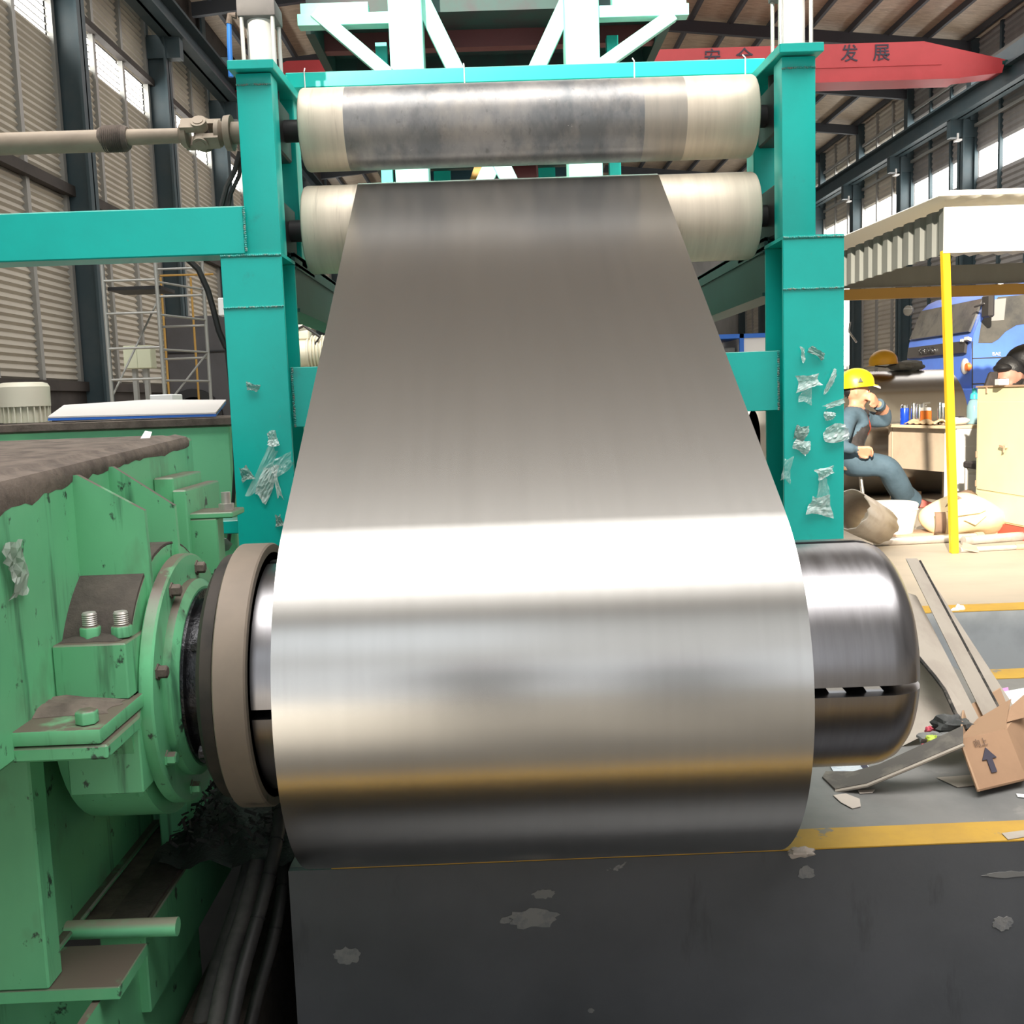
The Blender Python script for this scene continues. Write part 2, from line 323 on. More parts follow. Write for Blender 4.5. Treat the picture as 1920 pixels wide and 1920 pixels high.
for px, py, w_, h_, sd in ((1000, 1722, 62, 26, 1), (948, 1726, 14, 9, 2), (652, 1792, 34, 22, 3), (1512, 1636, 22, 16, 4), (1880, 1732, 26, 18, 5), (1108, 1895, 8, 6, 6), (1020, 1676, 30, 12, 7), (1890, 1640, 60, 8, 8)):
    rr = random.Random(sd); n = 26; c = P(px, py, 2.2485); pl = []
    for i in range(n):
        a = 2*math.pi*i/n; q = .5*rr.uniform(.75, 1.1); pl.append(c+Vector((math.cos(a)*w_*q*1.7, 0, math.sin(a)*h_*q*1.7))*(2.25/F))
    MB().ext(pl, (0, .0012, 0)).build('peeled_patch', M['peeled'] if sd < 7 else M['floor_grey'], wp, smooth=False)
M['trench'] = mat('trench_wall_paint', (.50, .525, .54), .6, 0, (.38, .40, .415), 2.5, layers=[((.10, .10, .11), 4, (1, 1, .6), .64, .76, .7), ((.5, .5, .48), 12, (1, 1, 1), .70, .73, .7)])
struct(MB().box(1.7, 26, 4.64, 4.66, -.9, -.001).build('wall_trench', M['trench'], smooth=False))
for i, (x0, x1, y0, y1, z) in enumerate([(-.42, 26, 2.25, 2.357, 0), (1.7, 26, 3.545, 3.665, 0), (1.7, 26, 4.64, 4.79, 0), (-3, 26, 1.12, 1.25, -.4)]):
    struct(MB().box(x0, x1, y0, y1, z, z+.003).build('trim_%d' % (i+1), M['yellow_line'], smooth=False))
# roof
ZR = lambda x: 15.5-.1*abs(x-4.8)
ceil = MB()
def roof(x0, x1, y0, y1):
    a, b = ZR(x0), ZR(x1)
    ceil.hexa([(x0, y0, a), (x1, y0, b), (x1, y1, b), (x0, y1, a), (x0, y0, a+.12), (x1, y0, b+.12), (x1, y1, b+.12), (x0, y1, a+.12)])
for q in [(-9.6, 4.8, -14, 76), (4.8, 19.2, -14, 76)]: roof(*q)
ceil_o = struct(ceil.build('ceiling', M['roof'], smooth=False))
for k in range(13):
    y = 4+6*k; b = MB()
    for x0, x1 in ((-9.2, 4.8), (4.8, 18.8)):
        a, c = ZR(x0), ZR(x1)
        b.hexa([(x0, y-.1, a-.62), (x1, y-.1, c-.62), (x1, y+.1, c-.62), (x0, y+.1, a-.62), (x0, y-.1, a-.2), (x1, y-.1, c-.2), (x1, y+.1, c-.2), (x0, y+.1, a-.2)])
    b.build('rafter', M['rafter'], ceil_o, smooth=False)
for k in range(19):
    x = -8.6+1.5*k; z = ZR(x)
    MB().box(x-.06, x+.06, 2, 76, z-.24, z-.01).build('purlin', M['rafter'], ceil_o, smooth=False)
# left wall: base, louvred sheets between mullions, lit strips, columns, rails
wl = struct(MB().box(-9.6, -9.32, -14, 76, 0, 14.2).box(-9.4, -9.1, -14, 76, 0, 1.6).build('wall_left', M['wall_base'], smooth=False))
MB().box(-9.3, -9.02, -14, 76, 1.55, 1.76).build('sill', M['wall_base'], wl, smooth=False)
def zig(mb, x, s, y0, y1, z0, z1, pitch, d):
    n = max(1, int(round((z1-z0)/pitch))); h = (z1-z0)/n
    pr = [(x, z0)]
    for i in range(n): pr += [(x+s*d, z0+h*(i+.35)), (x, z0+h*(i+1))]
    b = len(mb.v); mb.v += [(a, y, z) for a, z in pr for y in (y0, y1)]
    for i in range(len(pr)-1):
        q = (b+2*i, b+2*i+1, b+2*i+3, b+2*i+2); mb.f.append(q if s < 0 else q[::-1]); mb.mi.append(mb.k)
for k in range(-3, 9):
    yc = 22.9+6.05*k
    c = MB().box(-9.2, -8.58, yc-.03, yc+.03, 0, 11.2).box(-8.64, -8.58, yc-.22, yc+.22, 0, 11.2).box(-9.2, -9.14, yc-.22, yc+.22, 0, 14)
    c.build('column', M['column'], wl, smooth=False)
    MB().box(-9.2, -8.2, yc-.16, yc+.16, 10.55, 11.1).build('bracket', M['column'], wl, smooth=False)
    for j in range(3):
        y0 = yc+.25+j*1.9; y1 = y0+1.75; z = MB()
        for a, b in ((1.76, 5.78), (5.95, 9.05), (9.85, 11.85)): zig(z, -9.22, 1, y0, y1, a, b, .15, .06)
        tag(z.build('louvre_sheet', M['louvre'], wl, smooth=False), None, None, kind='stuff')
        MB().box(-9.23, -9.10, y1, y1+.15, 1.76, 12.6).build('mullion', M['mullion'], wl, smooth=False)
        MB().box(-9.3, -9.27, y0, y1, 9.05, 9.85).build('pane', M['pane'], wl, smooth=False)
        MB().box(-9.3, -9.27, y0, y1, 11.85, 12.45).build('pane', M['pane'], wl, smooth=False)
        sl_ = MB()
        for q in range(5): sl_.box(-9.26, -9.22, y0, y1, 9.12+q*.16, 9.145+q*.16)
        sl_.build('slat', M['mullion'], wl, smooth=False)
MB().box(-9.16, -8.98, 2, 76, 5.76, 5.98).build('rail', M['wall_base'], wl, smooth=False)
MB().box(-9.16, -8.98, 2, 76, 9.86, 10.02).build('rail', M['wall_base'], wl, smooth=False)
MB().box(-8.75, -8.1, -12, 76, 11.1, 11.16).box(-8.47, -8.39, -12, 76, 11.1, 11.8).box(-8.75, -8.1, -12, 76, 11.76, 11.84).build('crane_rail_beam', M['column'], wl, smooth=False)
# right wall
wr = struct(MB().box(18.95, 19.2, -14, 76, 0, 14.2).build('wall_right', M['wall_panel'], smooth=False))
for k in range(-2, 7):
    yc = 40+6*k
    MB().box(18.2, 18.8, yc-.03, yc+.03, 0, 11.1).box(18.2, 18.26, yc-.25, yc+.25, 0, 11.1).box(18.5, 18.8, yc-.2, yc+.2, 11, 14).build('column', M['column'], wr, smooth=False)
    MB().box(17.75, 18.8, yc-.16, yc+.16, 10.4, 11.05).build('bracket', M['column'], wr, smooth=False)
    MB().box(17.85, 18.05, yc-.5, yc-.2, 10.2, 10.26).box(17.92, 17.98, yc-.38, yc-.32, 10.26, 10.5).build('lamp_shade', M['white'], wr, smooth=False)
    for j in range(3):
        y0 = yc+.15+j*1.95; y1 = y0+1.8; z = MB()
        for a, b in ((1.7, 8.85), (9.85, 11.85), (12.5, 14)): zig(z, 18.82, -1, y0, y1, a, b, .22, .05)
        tag(z.build('wall_sheet', M['louvre'] if k > 0 else M['wall_panel'], wr, smooth=False), None, None, kind='stuff')
        MB().box(18.70, 18.83, y1, y1+.15, 1.7, 14).build('mullion', M['mullion'] if k > 0 else M['column'], wr, smooth=False)
        MB().box(18.88, 18.92, y0, y1, 8.9, 9.85).build('pane', M['pane'], wr, smooth=False)
        MB().box(18.88, 18.92, y0, y1, 11.9, 12.5).build('pane', M['pane'], wr, smooth=False)
MB().box(18.60, 18.80, 52.3, 55.2, 2.2, 7.6).build('pane', M['pane'], wr, smooth=False)
MB().box(17.7, 18.3, 10, 76, 11.05, 11.11).box(17.96, 18.04, 10, 76, 11.05, 11.75).box(17.7, 18.3, 10, 76, 11.72, 11.8).build('crane_rail_beam', M['column'], wr, smooth=False)
for z in (12.85, 10.75): MB().box(18.66, 18.78, 10, 76, z, z+.12).build('rail', M['mullion'], wr, smooth=False)
struct(MB().box(-9.6, 19.2, 76, 76.2, 0, 15.6).build('wall_back', M['wall_panel'], smooth=False))
rw = MB()                                       # front wall: assumed door below, an added high gap shaped to pass the sun
for x0, x1, z0, z1 in ((-9.6, -6.5, -.4, 5.4), (9.5, 19.2, -.4, 5.4), (-9.6, 19.2, 5.4, 7.6), (-9.6, -5.2, 7.6, 9.28), (.2, 19.2, 7.6, 9.28), (-9.6, -9.1, 9.28, 13.2), (.2, 19.2, 9.28, 13.2), (-9.6, 19.2, 13.2, 15.7)): rw.box(x0, x1, -14.2, -14, z0, z1)
struct(rw.build('wall_front', M['wall_light'], smooth=False))
# ================================================================== steel coil with its strip running up over the lower roller
CY, CZ, CR = 2.2454, .4736, .4238
RY, RZL, RRL, RZU, RRU = 3.55, 1.661, .1455, 1.990, .1335
XL, XR = -.434, .572
dy, dz = RY-CY, RZL-CZ; dist = math.hypot(dy, dz); R2 = RRL+.003
tang = math.atan2(dz, dy)-math.asin((CR-R2)/dist)             # direction of the taut strip
ny, nz = -math.sin(tang), math.cos(tang)
coil = thing('steel_coil', (0.07, CY, CZ-CR), 'shiny steel coil whose bright strip climbs to the rollers', 'steel coil')
def sheet_profile(pts, x0, x1, t):                           # closed band following pts (y, z)
    mb = MB(); n = len(pts); out = []
    for i, (y, z) in enumerate(pts):
        a = pts[max(0, i-1)]; b = pts[min(n-1, i+1)]; d = Vector((b[0]-a[0], b[1]-a[1])).normalized()
        out.append((y+d.y*t, z-d.x*t))
    v = []
    for (y, z), (y2, z2) in zip(pts, out): v += [(x0, y, z), (x1, y, z), (x0, y2, z2), (x1, y2, z2)]
    f_ = []
    for i in range(n-1):
        a = 4*i; b = a+4
        f_ += [(a, a+1, b+1, b), (a+2, b+2, b+3, a+3), (a, b, b+2, a+2), (a+1, a+3, b+3, b+1)]
    f_ += [(0, 2, 3, 1), (4*n-4, 4*n-3, 4*n-1, 4*n-2)]
    return mb.add(v, f_)
a0 = math.atan2(nz, ny)
cb = MB(); nseg = 160; prof = [(CY+CR*math.cos(a0+2*math.pi*i/nseg), CZ+CR*math.sin(a0+2*math.pi*i/nseg)) for i in range(nseg)]
v = [(x, y, z) for x in (XL, XR) for y, z in prof] + [(x, CY+.262*math.cos(a0+2*math.pi*i/nseg), CZ+.262*math.sin(a0+2*math.pi*i/nseg)) for x in (XL, XR) for i in range(nseg)]
fs = []
for i in range(nseg):
    j = (i+1) % nseg
    fs += [(i, j, nseg+j, nseg+i), (2*nseg+i, 2*nseg+j, j, i), (nseg+i, nseg+j, 3*nseg+j, 3*nseg+i), (3*nseg+i, 3*nseg+j, 2*nseg+j, 2*nseg+i)]
cb.add(v, fs).build('coil_wraps', M['strip'], coil, recalc=True)
pts = [(CY+CR*ny, CZ+CR*nz)]
for i in range(1, 13): pts.append((CY+CR*ny+(RY+R2*ny-CY-CR*ny)*i/12, CZ+CR*nz+(RZL+R2*nz-CZ-CR*nz)*i/12))
for i in range(1, 17):
    t = tang*(1-i/16); pts.append((RY-R2*math.sin(t), RZL+R2*math.cos(t)))
pts += [(5.0, RZL+R2), (7.4, RZL+R2+.002)]
sheet_profile(pts, XL, XR, .0015).build('strip', M['strip'], coil, recalc=True)
# ================================================================== uncoiler: green gearbox, bearing, flange, hub, ring, mandrel
XF[0] = 1.03
ax = Vector((0, 2.18, .491)); X1 = Vector((1, 0, 0))
unc = thing('uncoiler', (-.9, 2.25, -.62), 'green dust-caked uncoiler gearbox carrying the steel mandrel', 'uncoiler')
WX = -.85
gb = MB()
gb.hexa([(-1.95, 1.2, .475), (WX, 1.2, .475), (WX, 2.85, .475), (-1.95, 2.85, .475), (-1.95, 1.2, .935), (WX, 1.2, .935), (WX, 2.85, .993), (-1.95, 2.85, .993)])
gb.build('gearbox_body', M['green'], unc, bev=.008)
MB().hexa([(-1.9, 1.25, .937), (WX-.012, 1.25, .937), (WX-.012, 2.80, .992), (-1.9, 2.80, .992), (-1.88, 1.3, .956), (WX-.03, 1.3, .956), (WX-.04, 2.74, 1.004), (-1.88, 2.74, 1.004)]).build('dirt_layer', M['dirt_light'], unc, bev=.006)
rr = random.Random(31); nd = 60; v_ = []
for i in range(nd+1):                           # grime creeping over the shoulder of the gearbox
    y = 1.25+1.56*i/nd; zt_ = .935+(y-1.2)*.0352; fade = max(.012, .045*(2.5-y)/1.0); dr = fade*(1+rr.uniform(-.25, .25)+.12*math.sin(i*.37)+(.25 if i % 7 == 3 else 0))
    v_ += [(WX-.035, y, zt_+.012), (WX-.004, y, zt_+.004), (WX+.0025, y, zt_-.008), (WX+.0022, y, zt_-.01-dr*.6), (WX+.0004, y, zt_-.012-dr)]
MB().add(v_, [(5*i+k, 5*i+k+1, 5*i+k+6, 5*i+k+5) for i in range(nd) for k in range(4)]).build('dirt_layer', M['dirt_light'], unc, recalc=True)
for y, zi, zo, zb in ((2.03, .948, .872, .70), (2.22, .952, .862, .70)):
    r_ = MB().ext([(WX-.01, y, .60), (WX-.01, y, zi), (WX+.01, y, zi), (-.712, y, zo), (-.708, y, zb), (-.708, y, .60)], (0, .014, 0)).build('rib', M['green'], unc)
MB().box(WX, -.80, 2.50, 2.74, .55, .905).box(-.80, -.765, 2.48, 2.78, .50, .875).build('side_lug', M['green'], unc, bev=.004)
MB().lathe((WX-.02, ax.y, ax.z), X1, [(0, .06), (0, .290), (.15, .290), (.15, .06)], 48).build('bearing_housing', M['green'], unc)
MB().lathe((WX-.01, ax.y, ax.z), X1, [(0, .291), (.001, .295), (.138, .295), (.139, .291)], 30, math.radians(-60), math.radians(66)).build('dirt_layer', M['dirt'], unc, recalc=True)
MB().box(WX, -.712, 1.875, 2.03, .53, .638).build('upper_lug', M['green'], unc, bev=.003)
MB().box(WX, -.708, 1.90, 2.2, .335, .53).build('housing_foot', M['green'], unc, bev=.003)
MB().box(-1.6, -.70, 1.70, 1.96, .5035, .53).build('split_flange', M['green'], unc, bev=.004, seg=2)
MB().ext([(-1.6, 1.70, .475), (-.69, 1.70, .475), (-.69, 1.86, .475), (-.72, 1.96, .475), (-1.6, 1.96, .475)], (0, 0, .0265)).build('split_flange', M['green'], unc, bev=.004)
def dirtpatch(name, fn, mat_, z, par=unc, seed=1, dz=.014):
    rr = random.Random(seed); n = 26; cx = sum(p[0] for p in fn)/len(fn); cy = sum(p[1] for p in fn)/len(fn)
    b = MB(); ring = []
    for i in range(n):
        t = i/n*len(fn); k = int(t); q = t-k; a = fn[k]; c = fn[(k+1) % len(fn)]
        x, y = a[0]+(c[0]-a[0])*q, a[1]+(c[1]-a[1])*q; s = rr.uniform(.9, 1.02)
        ring.append((cx+(x-cx)*s, cy+(y-cy)*s))
    v_ = [(x, y, z+.0005) for x, y in ring]+[(cx+(x-cx)*.7, cy+(y-cy)*.7, z+dz*rr.uniform(.3, 1)) for x, y in ring]+[(cx, cy, z+dz)]
    b.add(v_, [(i, (i+1) % n, n+(i+1) % n, n+i) for i in range(n)]+[(n+i, n+(i+1) % n, 2*n) for i in range(n)])
    return b.build(name, mat_, par)
dirtpatch('dirt_layer', [(-1.05, 1.76), (-.72, 1.78), (-.712, 1.90), (-1.05, 1.95)], M['dirt_light'], .53, seed=3)
dirtpatch('dirt_layer', [(WX, 1.89), (-.73, 1.89), (-.72, 1.98), (WX, 2.0)], M['dirt'], .638, seed=4, dz=.01)
def nut(x, y, z, r=.020, h=.024, bolt=True, par=unc, mat_=None, name='hex_nut'):
    o = MB().lathe((x, y, z), (0, 0, 1), [(0, r), (h*.85, r), (h, r*.85)], 6).build(name, mat_ or M['green'], par, bev=.0015)
    if bolt:
        b = MB(); pr = []
        for i in range(6): pr += [(h+i*.004, r*.62), (h+i*.004+.002, r*.70)]
        b.lathe((x, y, z), (0, 0, 1), pr+[(h+.026, r*.6)], 14).build('bolt_thread', M['galv'], o)
    return o
nut(-.795, 1.925, .640); nut(-.735, 1.925, .640); nut(-.735, 1.735, .531, bolt=False); nut(-1.02, 1.80, .531)
for x in (-.80, -.735): MB().lathe((x, 1.96, .31), (0, 0, 1), [(0, .012), (.012, .019), (.026, .019)], 6).build('hex_nut', M['green'], unc)
fl = MB().lathe((-.712, ax.y, ax.z), X1, [(0, .262), (.004, .268), (.026, .268), (.030, .264), (.030, .2)], 64).build('flange', M['green'], unc)
MB().lathe((-.684, ax.y, ax.z), X1, [(0, .212), (.018, .212), (.030, .195), (.030, .1)], 48).build('seal_cover', M['green'], unc)
for k in range(8):
    t = math.radians(17+45*k); p = Vector((-.682, ax.y-.238*math.cos(t), ax.z+.238*math.sin(t)))
    MB().lathe(p, X1, [(0, .017), (.003, .017), (.003, .013), (.018, .013), (.020, .010)], 6).build('bolt', M['dirt_light'] if k < 3 else M['green'], fl)
MB().lathe((-.66, ax.y, ax.z), X1, [(0, .190), (.012, .190), (.012, .168), (.05, .168), (.05, .185), (.062, .185)], 48).build('greasy_hub', M['greasy'], unc)
MB().lathe((-.606, ax.y, ax.z), X1, [(0, .245), (.012, .262), (.036, .268), (.040, .262)], 64).build('back_plate', M['plate_brown'], unc)
for k in range(6):
    t = math.radians(30+60*k); p = Vector((-.606, ax.y-.22*math.cos(t), ax.z+.22*math.sin(t)))
    MB().lathe(p, -X1, [(0, .014), (.016, .014)], 6).build('bolt', M['greasy'], unc)
rg = MB(); rg.lathe((-.568, ax.y, ax.z), X1, [(.0, .262), (.003, .280), (.006, .284), (.064, .284), (.068, .281), (.068, .264)], 96)
rg.k = 1; rg.lathe((-.568, ax.y, ax.z), X1, [(.068, .264), (.066, .258), (.0, .258), (0, .262)], 96)
rg.build('stop_ring', [M['ring'], M['ringin']], unc)
RM = .247
for k in range(4):                              # four expanding segments with slots between them
    c0 = 90*k-4.5+2.4; b = MB(); n = 22; L_ = 1.395; x0 = -.555
    pr = [(0, RM), (L_-.075, RM), (L_-.05, RM-.004), (L_-.028, RM-.013), (L_-.012, RM-.030), (L_-.003, RM-.052), (L_, RM-.075), (L_, .16), (0, .16)]
    vs_ = []
    for t, r in pr:
        for i in range(n+1):
            a = math.radians(c0+(90-4.8)*i/n); vs_.append((x0+t, ax.y-r*math.cos(a), ax.z+r*math.sin(a)))
    m_ = n+1; fs = [(j*m_+i, j*m_+i+1, (j+1)*m_+i+1, (j+1)*m_+i) for j in range(len(pr)-1) for i in range(n)]
    fs += [(((len(pr)-1)*m_+i), (len(pr)-1)*m_+i+1, i+1, i) for i in range(n)]
    fs += [tuple(j*m_ for j in range(len(pr))), tuple(j*m_+n for j in range(len(pr)-1, -1, -1))]
    b.add(vs_, fs).build('mandrel_segment', M['mandrel'], unc, recalc=True, ang=40)
MB().lathe((-.6, ax.y, ax.z), X1, [(0, .165), (1.40, .165), (1.43, .12)], 40).build('mandrel_core', M['darkcore'], unc)
for x in (.69, .765):
    t = math.radians(-4.5)
    MB().ext([(x-.045, ax.y-.222, ax.z-.029), (x-.01, ax.y-.222, ax.z-.029), (x-.03, ax.y-.222, ax.z-.006), (x-.06, ax.y-.222, ax.z-.006)], (0, .02, 0)).build('wedge', M['steel_bright'], unc)
# pedestal and base rails under the gearbox
MB().box(-1.9, WX-.06, 1.86, 2.6, 0, .012).box(-1.9, -.875, 1.80, 1.86, 0, .5).box(-1.9, -.93, 1.86, 2.6, 0, .5).box(-1.9, -.82, 2.55, 2.6, 0, .5).build('pedestal', M['green'], unc, bev=.004)
MB().box(WX-.02, -.80, 2.42, 2.7, -.02, .30).build('pedestal_web', M['green'], unc, bev=.004)
MB().box(-1.9, -.745, 1.80, 1.955, -.026, 0).build('foot_plate', M['green'], unc, bev=.002)
MB().box(-1.9, -.78, 2.06, 2.9, -.03, -.004).build('foot_plate', M['dirt_light'], unc, bev=.002)
MB().box(-.86, -.765, 2.0, 3.3, -.18, .002).build('base_rail', M['green'], unc, bev=.003)
MB().box(-.855, -.775, 2.01, 3.25, .002, .008).build('dirt_layer', M['dirt'], unc)
MB().cyl((-.97, 2.01, .005), (-.70, 2.01, .003), .019, n=14).build('cross_bar', M['green_lifted'], unc)
MB().box(-1.0, -.985, 1.55, 1.81, -.62, -.026).build('gusset', M['green'], unc, bev=.002)
MB().ext([(-.80, 1.5, -.62), (-.80, 1.5, -.03), (-.785, 1.5, -.03), (-.785, 1.5, -.62)], (0, .9, 0)).build('base_side', M['green'], unc)
MB().box(-1.9, -.80, 1.96, 2.0, -.62, -.03).build('base_web', M['green'], unc)
MB().box(-.775, -.60, 1.5, 3.2, -.62, -.30).build('base_ledge', M['dirt'], unc, bev=.02)
# small bracket with a bolt behind the flange
MB().box(-.80, -.70, 2.50, 2.56, .66, .80).box(-.80, -.66, 2.50, 2.62, .80, .815).build('bracket', M['green'], unc, bev=.003)
MB().cyl((-.69, 2.56, .815), (-.69, 2.56, .86), .012, n=12).lathe((-.69, 2.56, .815), (0, 0, 1), [(0, .02), (.016, .02)], 6).build('bolt', M['galv'], unc)
XF[0] = 1.0
def blob(name, mat_, c, rx, ry, rz, seed, parent=None, n=20, amp=.35):
    rr = random.Random(seed); b = MB().ball(c, rx, ry, rz, n, 10); c = Vector(c)
    ph = [rr.uniform(0, 6.3) for _ in range(9)]
    def df(v):
        d = Vector(((v.x-c.x)/rx, (v.y-c.y)/ry, (v.z-c.z)/rz))
        return 1+amp*(.4*math.sin(3*d.x+ph[0])*math.sin(4*d.y+ph[1])+.35*math.sin(7*d.y+ph[2]+3*d.z)+.25*math.sin(9*d.x+ph[3])+.2*rr.uniform(-1, 1))
    b.v = [tuple(c+(Vector(v)-c)*df(Vector(v))) for v in b.v]
    return b.build(name, mat_, parent)
# swarf heap between flange and rail
sw = MB(); rr = random.Random(5)
for i in range(1500):
    p = Vector((rr.uniform(-.83, -.55), rr.uniform(2.35, 3.2), .005+rr.uniform(0, .06))); d = Vector((rr.uniform(-1, 1), rr.uniform(-1, 1), rr.uniform(-.5, .8))).normalized()*rr.uniform(.004, .016); e = d.orthogonal()*.22
    sw.add([p-d-e, p+d-e, p+d+e, p-d+e], [(0, 1, 2, 3)])
sw.grid(lambda u, v_: (-.86+.34*u, 2.3+.95*v_, .0+.055*math.sin(math.pi*u)*math.sin(math.pi*v_)+.012*math.sin(19*u+23*v_)), 14, 26)
tag(sw.build('swarf', M['chips']), 'dark oily heap of metal swarf behind the hub', 'swarf', kind='stuff')
# hoses hanging into the pit
HS = [([(527, 1500, 2.42), (521, 1560, 2.36), (505, 1640, 2.28), (478, 1740, 2.2), (450, 1840, 2.12), (425, 1960, 2.04)], .0155, 'rubber', 'ribbed dark hose with clamps, nearest to the pit wall side'),
      ([(519, 1505, 2.50), (528, 1590, 2.42), (530, 1660, 2.35), (512, 1760, 2.27), (484, 1860, 2.2), (455, 1980, 2.1)], .0145, 'rubber', 'smooth dark hose bowing outward over the black pit'),
      ([(505, 1530, 2.5), (488, 1600, 2.4), (462, 1700, 2.3), (425, 1820, 2.2), (398, 1960, 2.1)], .020, 'hose_grey', 'thick dusty hose running down beside the green rail'),
      ([(480, 1590, 2.5), (455, 1680, 2.42), (415, 1800, 2.32), (365, 1960, 2.2)], .024, 'hose_grey', 'broad grey dirt-crusted pipe lowest beside the green base'),
      ([(500, 1560, 2.46), (478, 1650, 2.38), (446, 1760, 2.3), (412, 1900, 2.2)], .010, 'rubber', 'thin dark cable squeezed between two thick hoses')]
for i, (pp, r_, mt, lb) in enumerate(HS):
    q = [P(*a) for a in pp]; s_ = []
    for j in range(len(q)-1):
        for k in range(5):
            t = k/5; a = q[max(0, j-1)]; b = q[j]; c = q[j+1]; d = q[min(len(q)-1, j+2)]
            s_.append(.5*((2*b)+(c-a)*t+(2*a-5*b+4*c-d)*t*t+(3*b-a-3*c+d)*t**3))
    s_.append(q[-1]); h = thing('hose', q[-1], lb, 'hose', 'hoses hanging into the pit')
    rr_ = r_ if i != 0 else [r_*(1+.07*(k % 2)) for k in range(len(s_))]
    MB().tube(s_, rr_, 12).build('hose_tube', M[mt], h)
    if i < 2:
        for k in (2, 6, 10, 14): MB().tube([s_[k], s_[k]+(s_[k+1]-s_[k])*.14], r_*1.16, 12).build('hose_clamp', M['black'], h)
# ================================================================== pinch-roll stand (teal frame)
fr = thing('roller_stand', (.13, 3.5, 0), 'turquoise welded steel stand holding two grimy rollers', 'machine frame')
FY = 3.3
for sgn, xi, xo, ui, uo in ((-1, -.664, -.857, -.664, -.774), (1, .936, 1.133, .936, 1.043)):
    xa, xb = min(xi, xo), max(xi, xo); ua, ub = min(ui, uo), max(ui, uo); xm = (xa+xb)/2
    MB().box(xa, xb, FY, FY+.014, 0, 1.545).box(xm-.006, xm+.006, FY+.014, FY+.21, 0, 1.545).box(xa, xb, FY+.21, FY+.224, 0, 1.545).build('leg', M['teal'], fr, bev=.002)
    MB().box(xa-.05, xb+.05, FY-.06, FY+.3, 0, .02).build('base_plate', M['teal'], fr)
    MB().box(xa, xb, FY, FY+.6, 1.545, 1.556).build('top_plate', M['teal'], fr)
    MB().box(ua, ub, FY+.004, FY+.10, 1.556, 2.105).build('front_post', M['teal'], fr, bev=.004, seg=2)
    MB().box(ua, ub, FY+.36, FY+.46, 1.556, 2.13).build('rear_post', M['teal'], fr, bev=.004)
    MB().hexa([(ua-.016, FY-.03, 2.107), (ub+.016, FY-.03, 2.107), (ub+.016, FY+.54, 2.132), (ua-.016, FY+.54, 2.132), (ua-.016, FY-.03, 2.135), (ub+.016, FY-.03, 2.135), (ub+.016, FY+.54, 2.162), (ua-.016, FY+.54, 2.162)]).build('cap_plate', M['teal'], fr, bev=.002)
    for z in (RZL, RZU): MB().box(ua+.012, ub-.012, FY+.13, FY+.345, z-.085, z+.085).build('bearing_block', M['shaft_dark'], fr, bev=.006)
    MB().cyl(((ua+ub)/2, RY, 2.05), ((ua+ub)/2, RY, 2.12), .03).build('piston_rod', M['shaft_dark'], fr)
    MB().box(ua+.02, ub-.02, FY+.18, FY+.32, 2.128, 2.165).build('cylinder_foot', M['teal'], fr, bev=.002)
    # weld seams
    def weld(a, b, n, par=fr):
        a = Vector(a); b = Vector(b); mb = MB(); rr = random.Random(int(abs(a.x*999)+abs(a.z*777)))
        for i in range(n):
            p = a+(b-a)*((i+.5)/n); r_ = (b-a).length/n*.62; mb.ball(p+Vector((rr.uniform(-1, 1)*.001, 0, rr.uniform(-1, 1)*.001)), r_ if abs(a.x-b.x) > .01 else .0045, .004, r_ if abs(a.z-b.z) > .01 else .0038, 8, 5)
        tag(mb.build('weld_bead', M['weld'], par), None, None, kind='stuff')
    weld((xa, FY-.001, 1.387), (xb, FY-.001, 1.387), 34); weld((ua, FY+.003, 2.07), (ub, FY+.003, 2.07), 18); weld((xa, FY-.001, 1.549), (xb, FY-.001, 1.549), 30)
    weld((xi-sgn*.004, FY+.045, 1.0), (xi-sgn*.004, FY+.045, 1.195), 34)
    # side rail running back from the leg
    xr = xi; s_ = MB(); s_.box(min(xr, xr+sgn*.012), max(xr, xr+sgn*.012), FY+.225, 5.6, 1.395, 1.585).box(min(xr-sgn*.0, xr+sgn*.09), max(xr, xr+sgn*.09), FY+.225, 5.6, 1.573, 1.587)
    s_.box(min(xr-sgn*.008, xr+sgn*.09), max(xr-sgn*.008, xr+sgn*.09), FY+.225, 5.6, 1.388, 1.40).box(min(xr-sgn*.006, xr), max(xr-sgn*.006, xr), FY+.225, 5.6, 1.535, 1.541)
    s_.build('side_rail', M['teal_shaded'], fr)
    MB().box(xm-.09, xm+.09, 5.4, 5.58, 0, 1.39).build('leg', M['teal'], fr, bev=.003)
    # air cylinder
    cx = P(496, 80, RY).x if sgn < 0 else P(1476, 60, RY).x; z0 = 2.165; z1 = 2.325 if sgn < 0 else 2.355; cy_ = RY-.05
    ac = MB().cyl((cx, cy_, z0), (cx, cy_, z1), .043, n=32).build('air_cylinder', M['white'], fr)
    MB().box(cx-.062, cx+.062, cy_-.062, cy_+.062, z1, z1+.052).build('cylinder_head', M['headcap'], ac, bev=.006, seg=2)
    for q in ((-1, -1), (1, -1), (-1, 1), (1, 1)): MB().cyl((cx+q[0]*.050, cy_+q[1]*.048, z0), (cx+q[0]*.050, cy_+q[1]*.048, z1), .0065, n=10).build('tie_rod', M['alu'], ac)
    if sgn < 0:
        MB().tube([(cx-.066, cy_-.05, z1+.005), (cx-.085, cy_-.05, z1+.006), (cx-.09, cy_-.05, z1-.02)], .011, 10).build('hose_fitting', M['dirt_light'], ac)
        MB().tube([(cx-.09, cy_-.05, z1-.018), (cx-.093, cy_-.05, z1-.08), (cx-.095, cy_-.05, 2.14)], .008, 10).build('air_hose', M['blue_hose'], ac)
MB().box(-.70, 1.0, 3.735, 3.80, 2.185, 2.238).build('top_beam', M['teal'], fr, bev=.003)
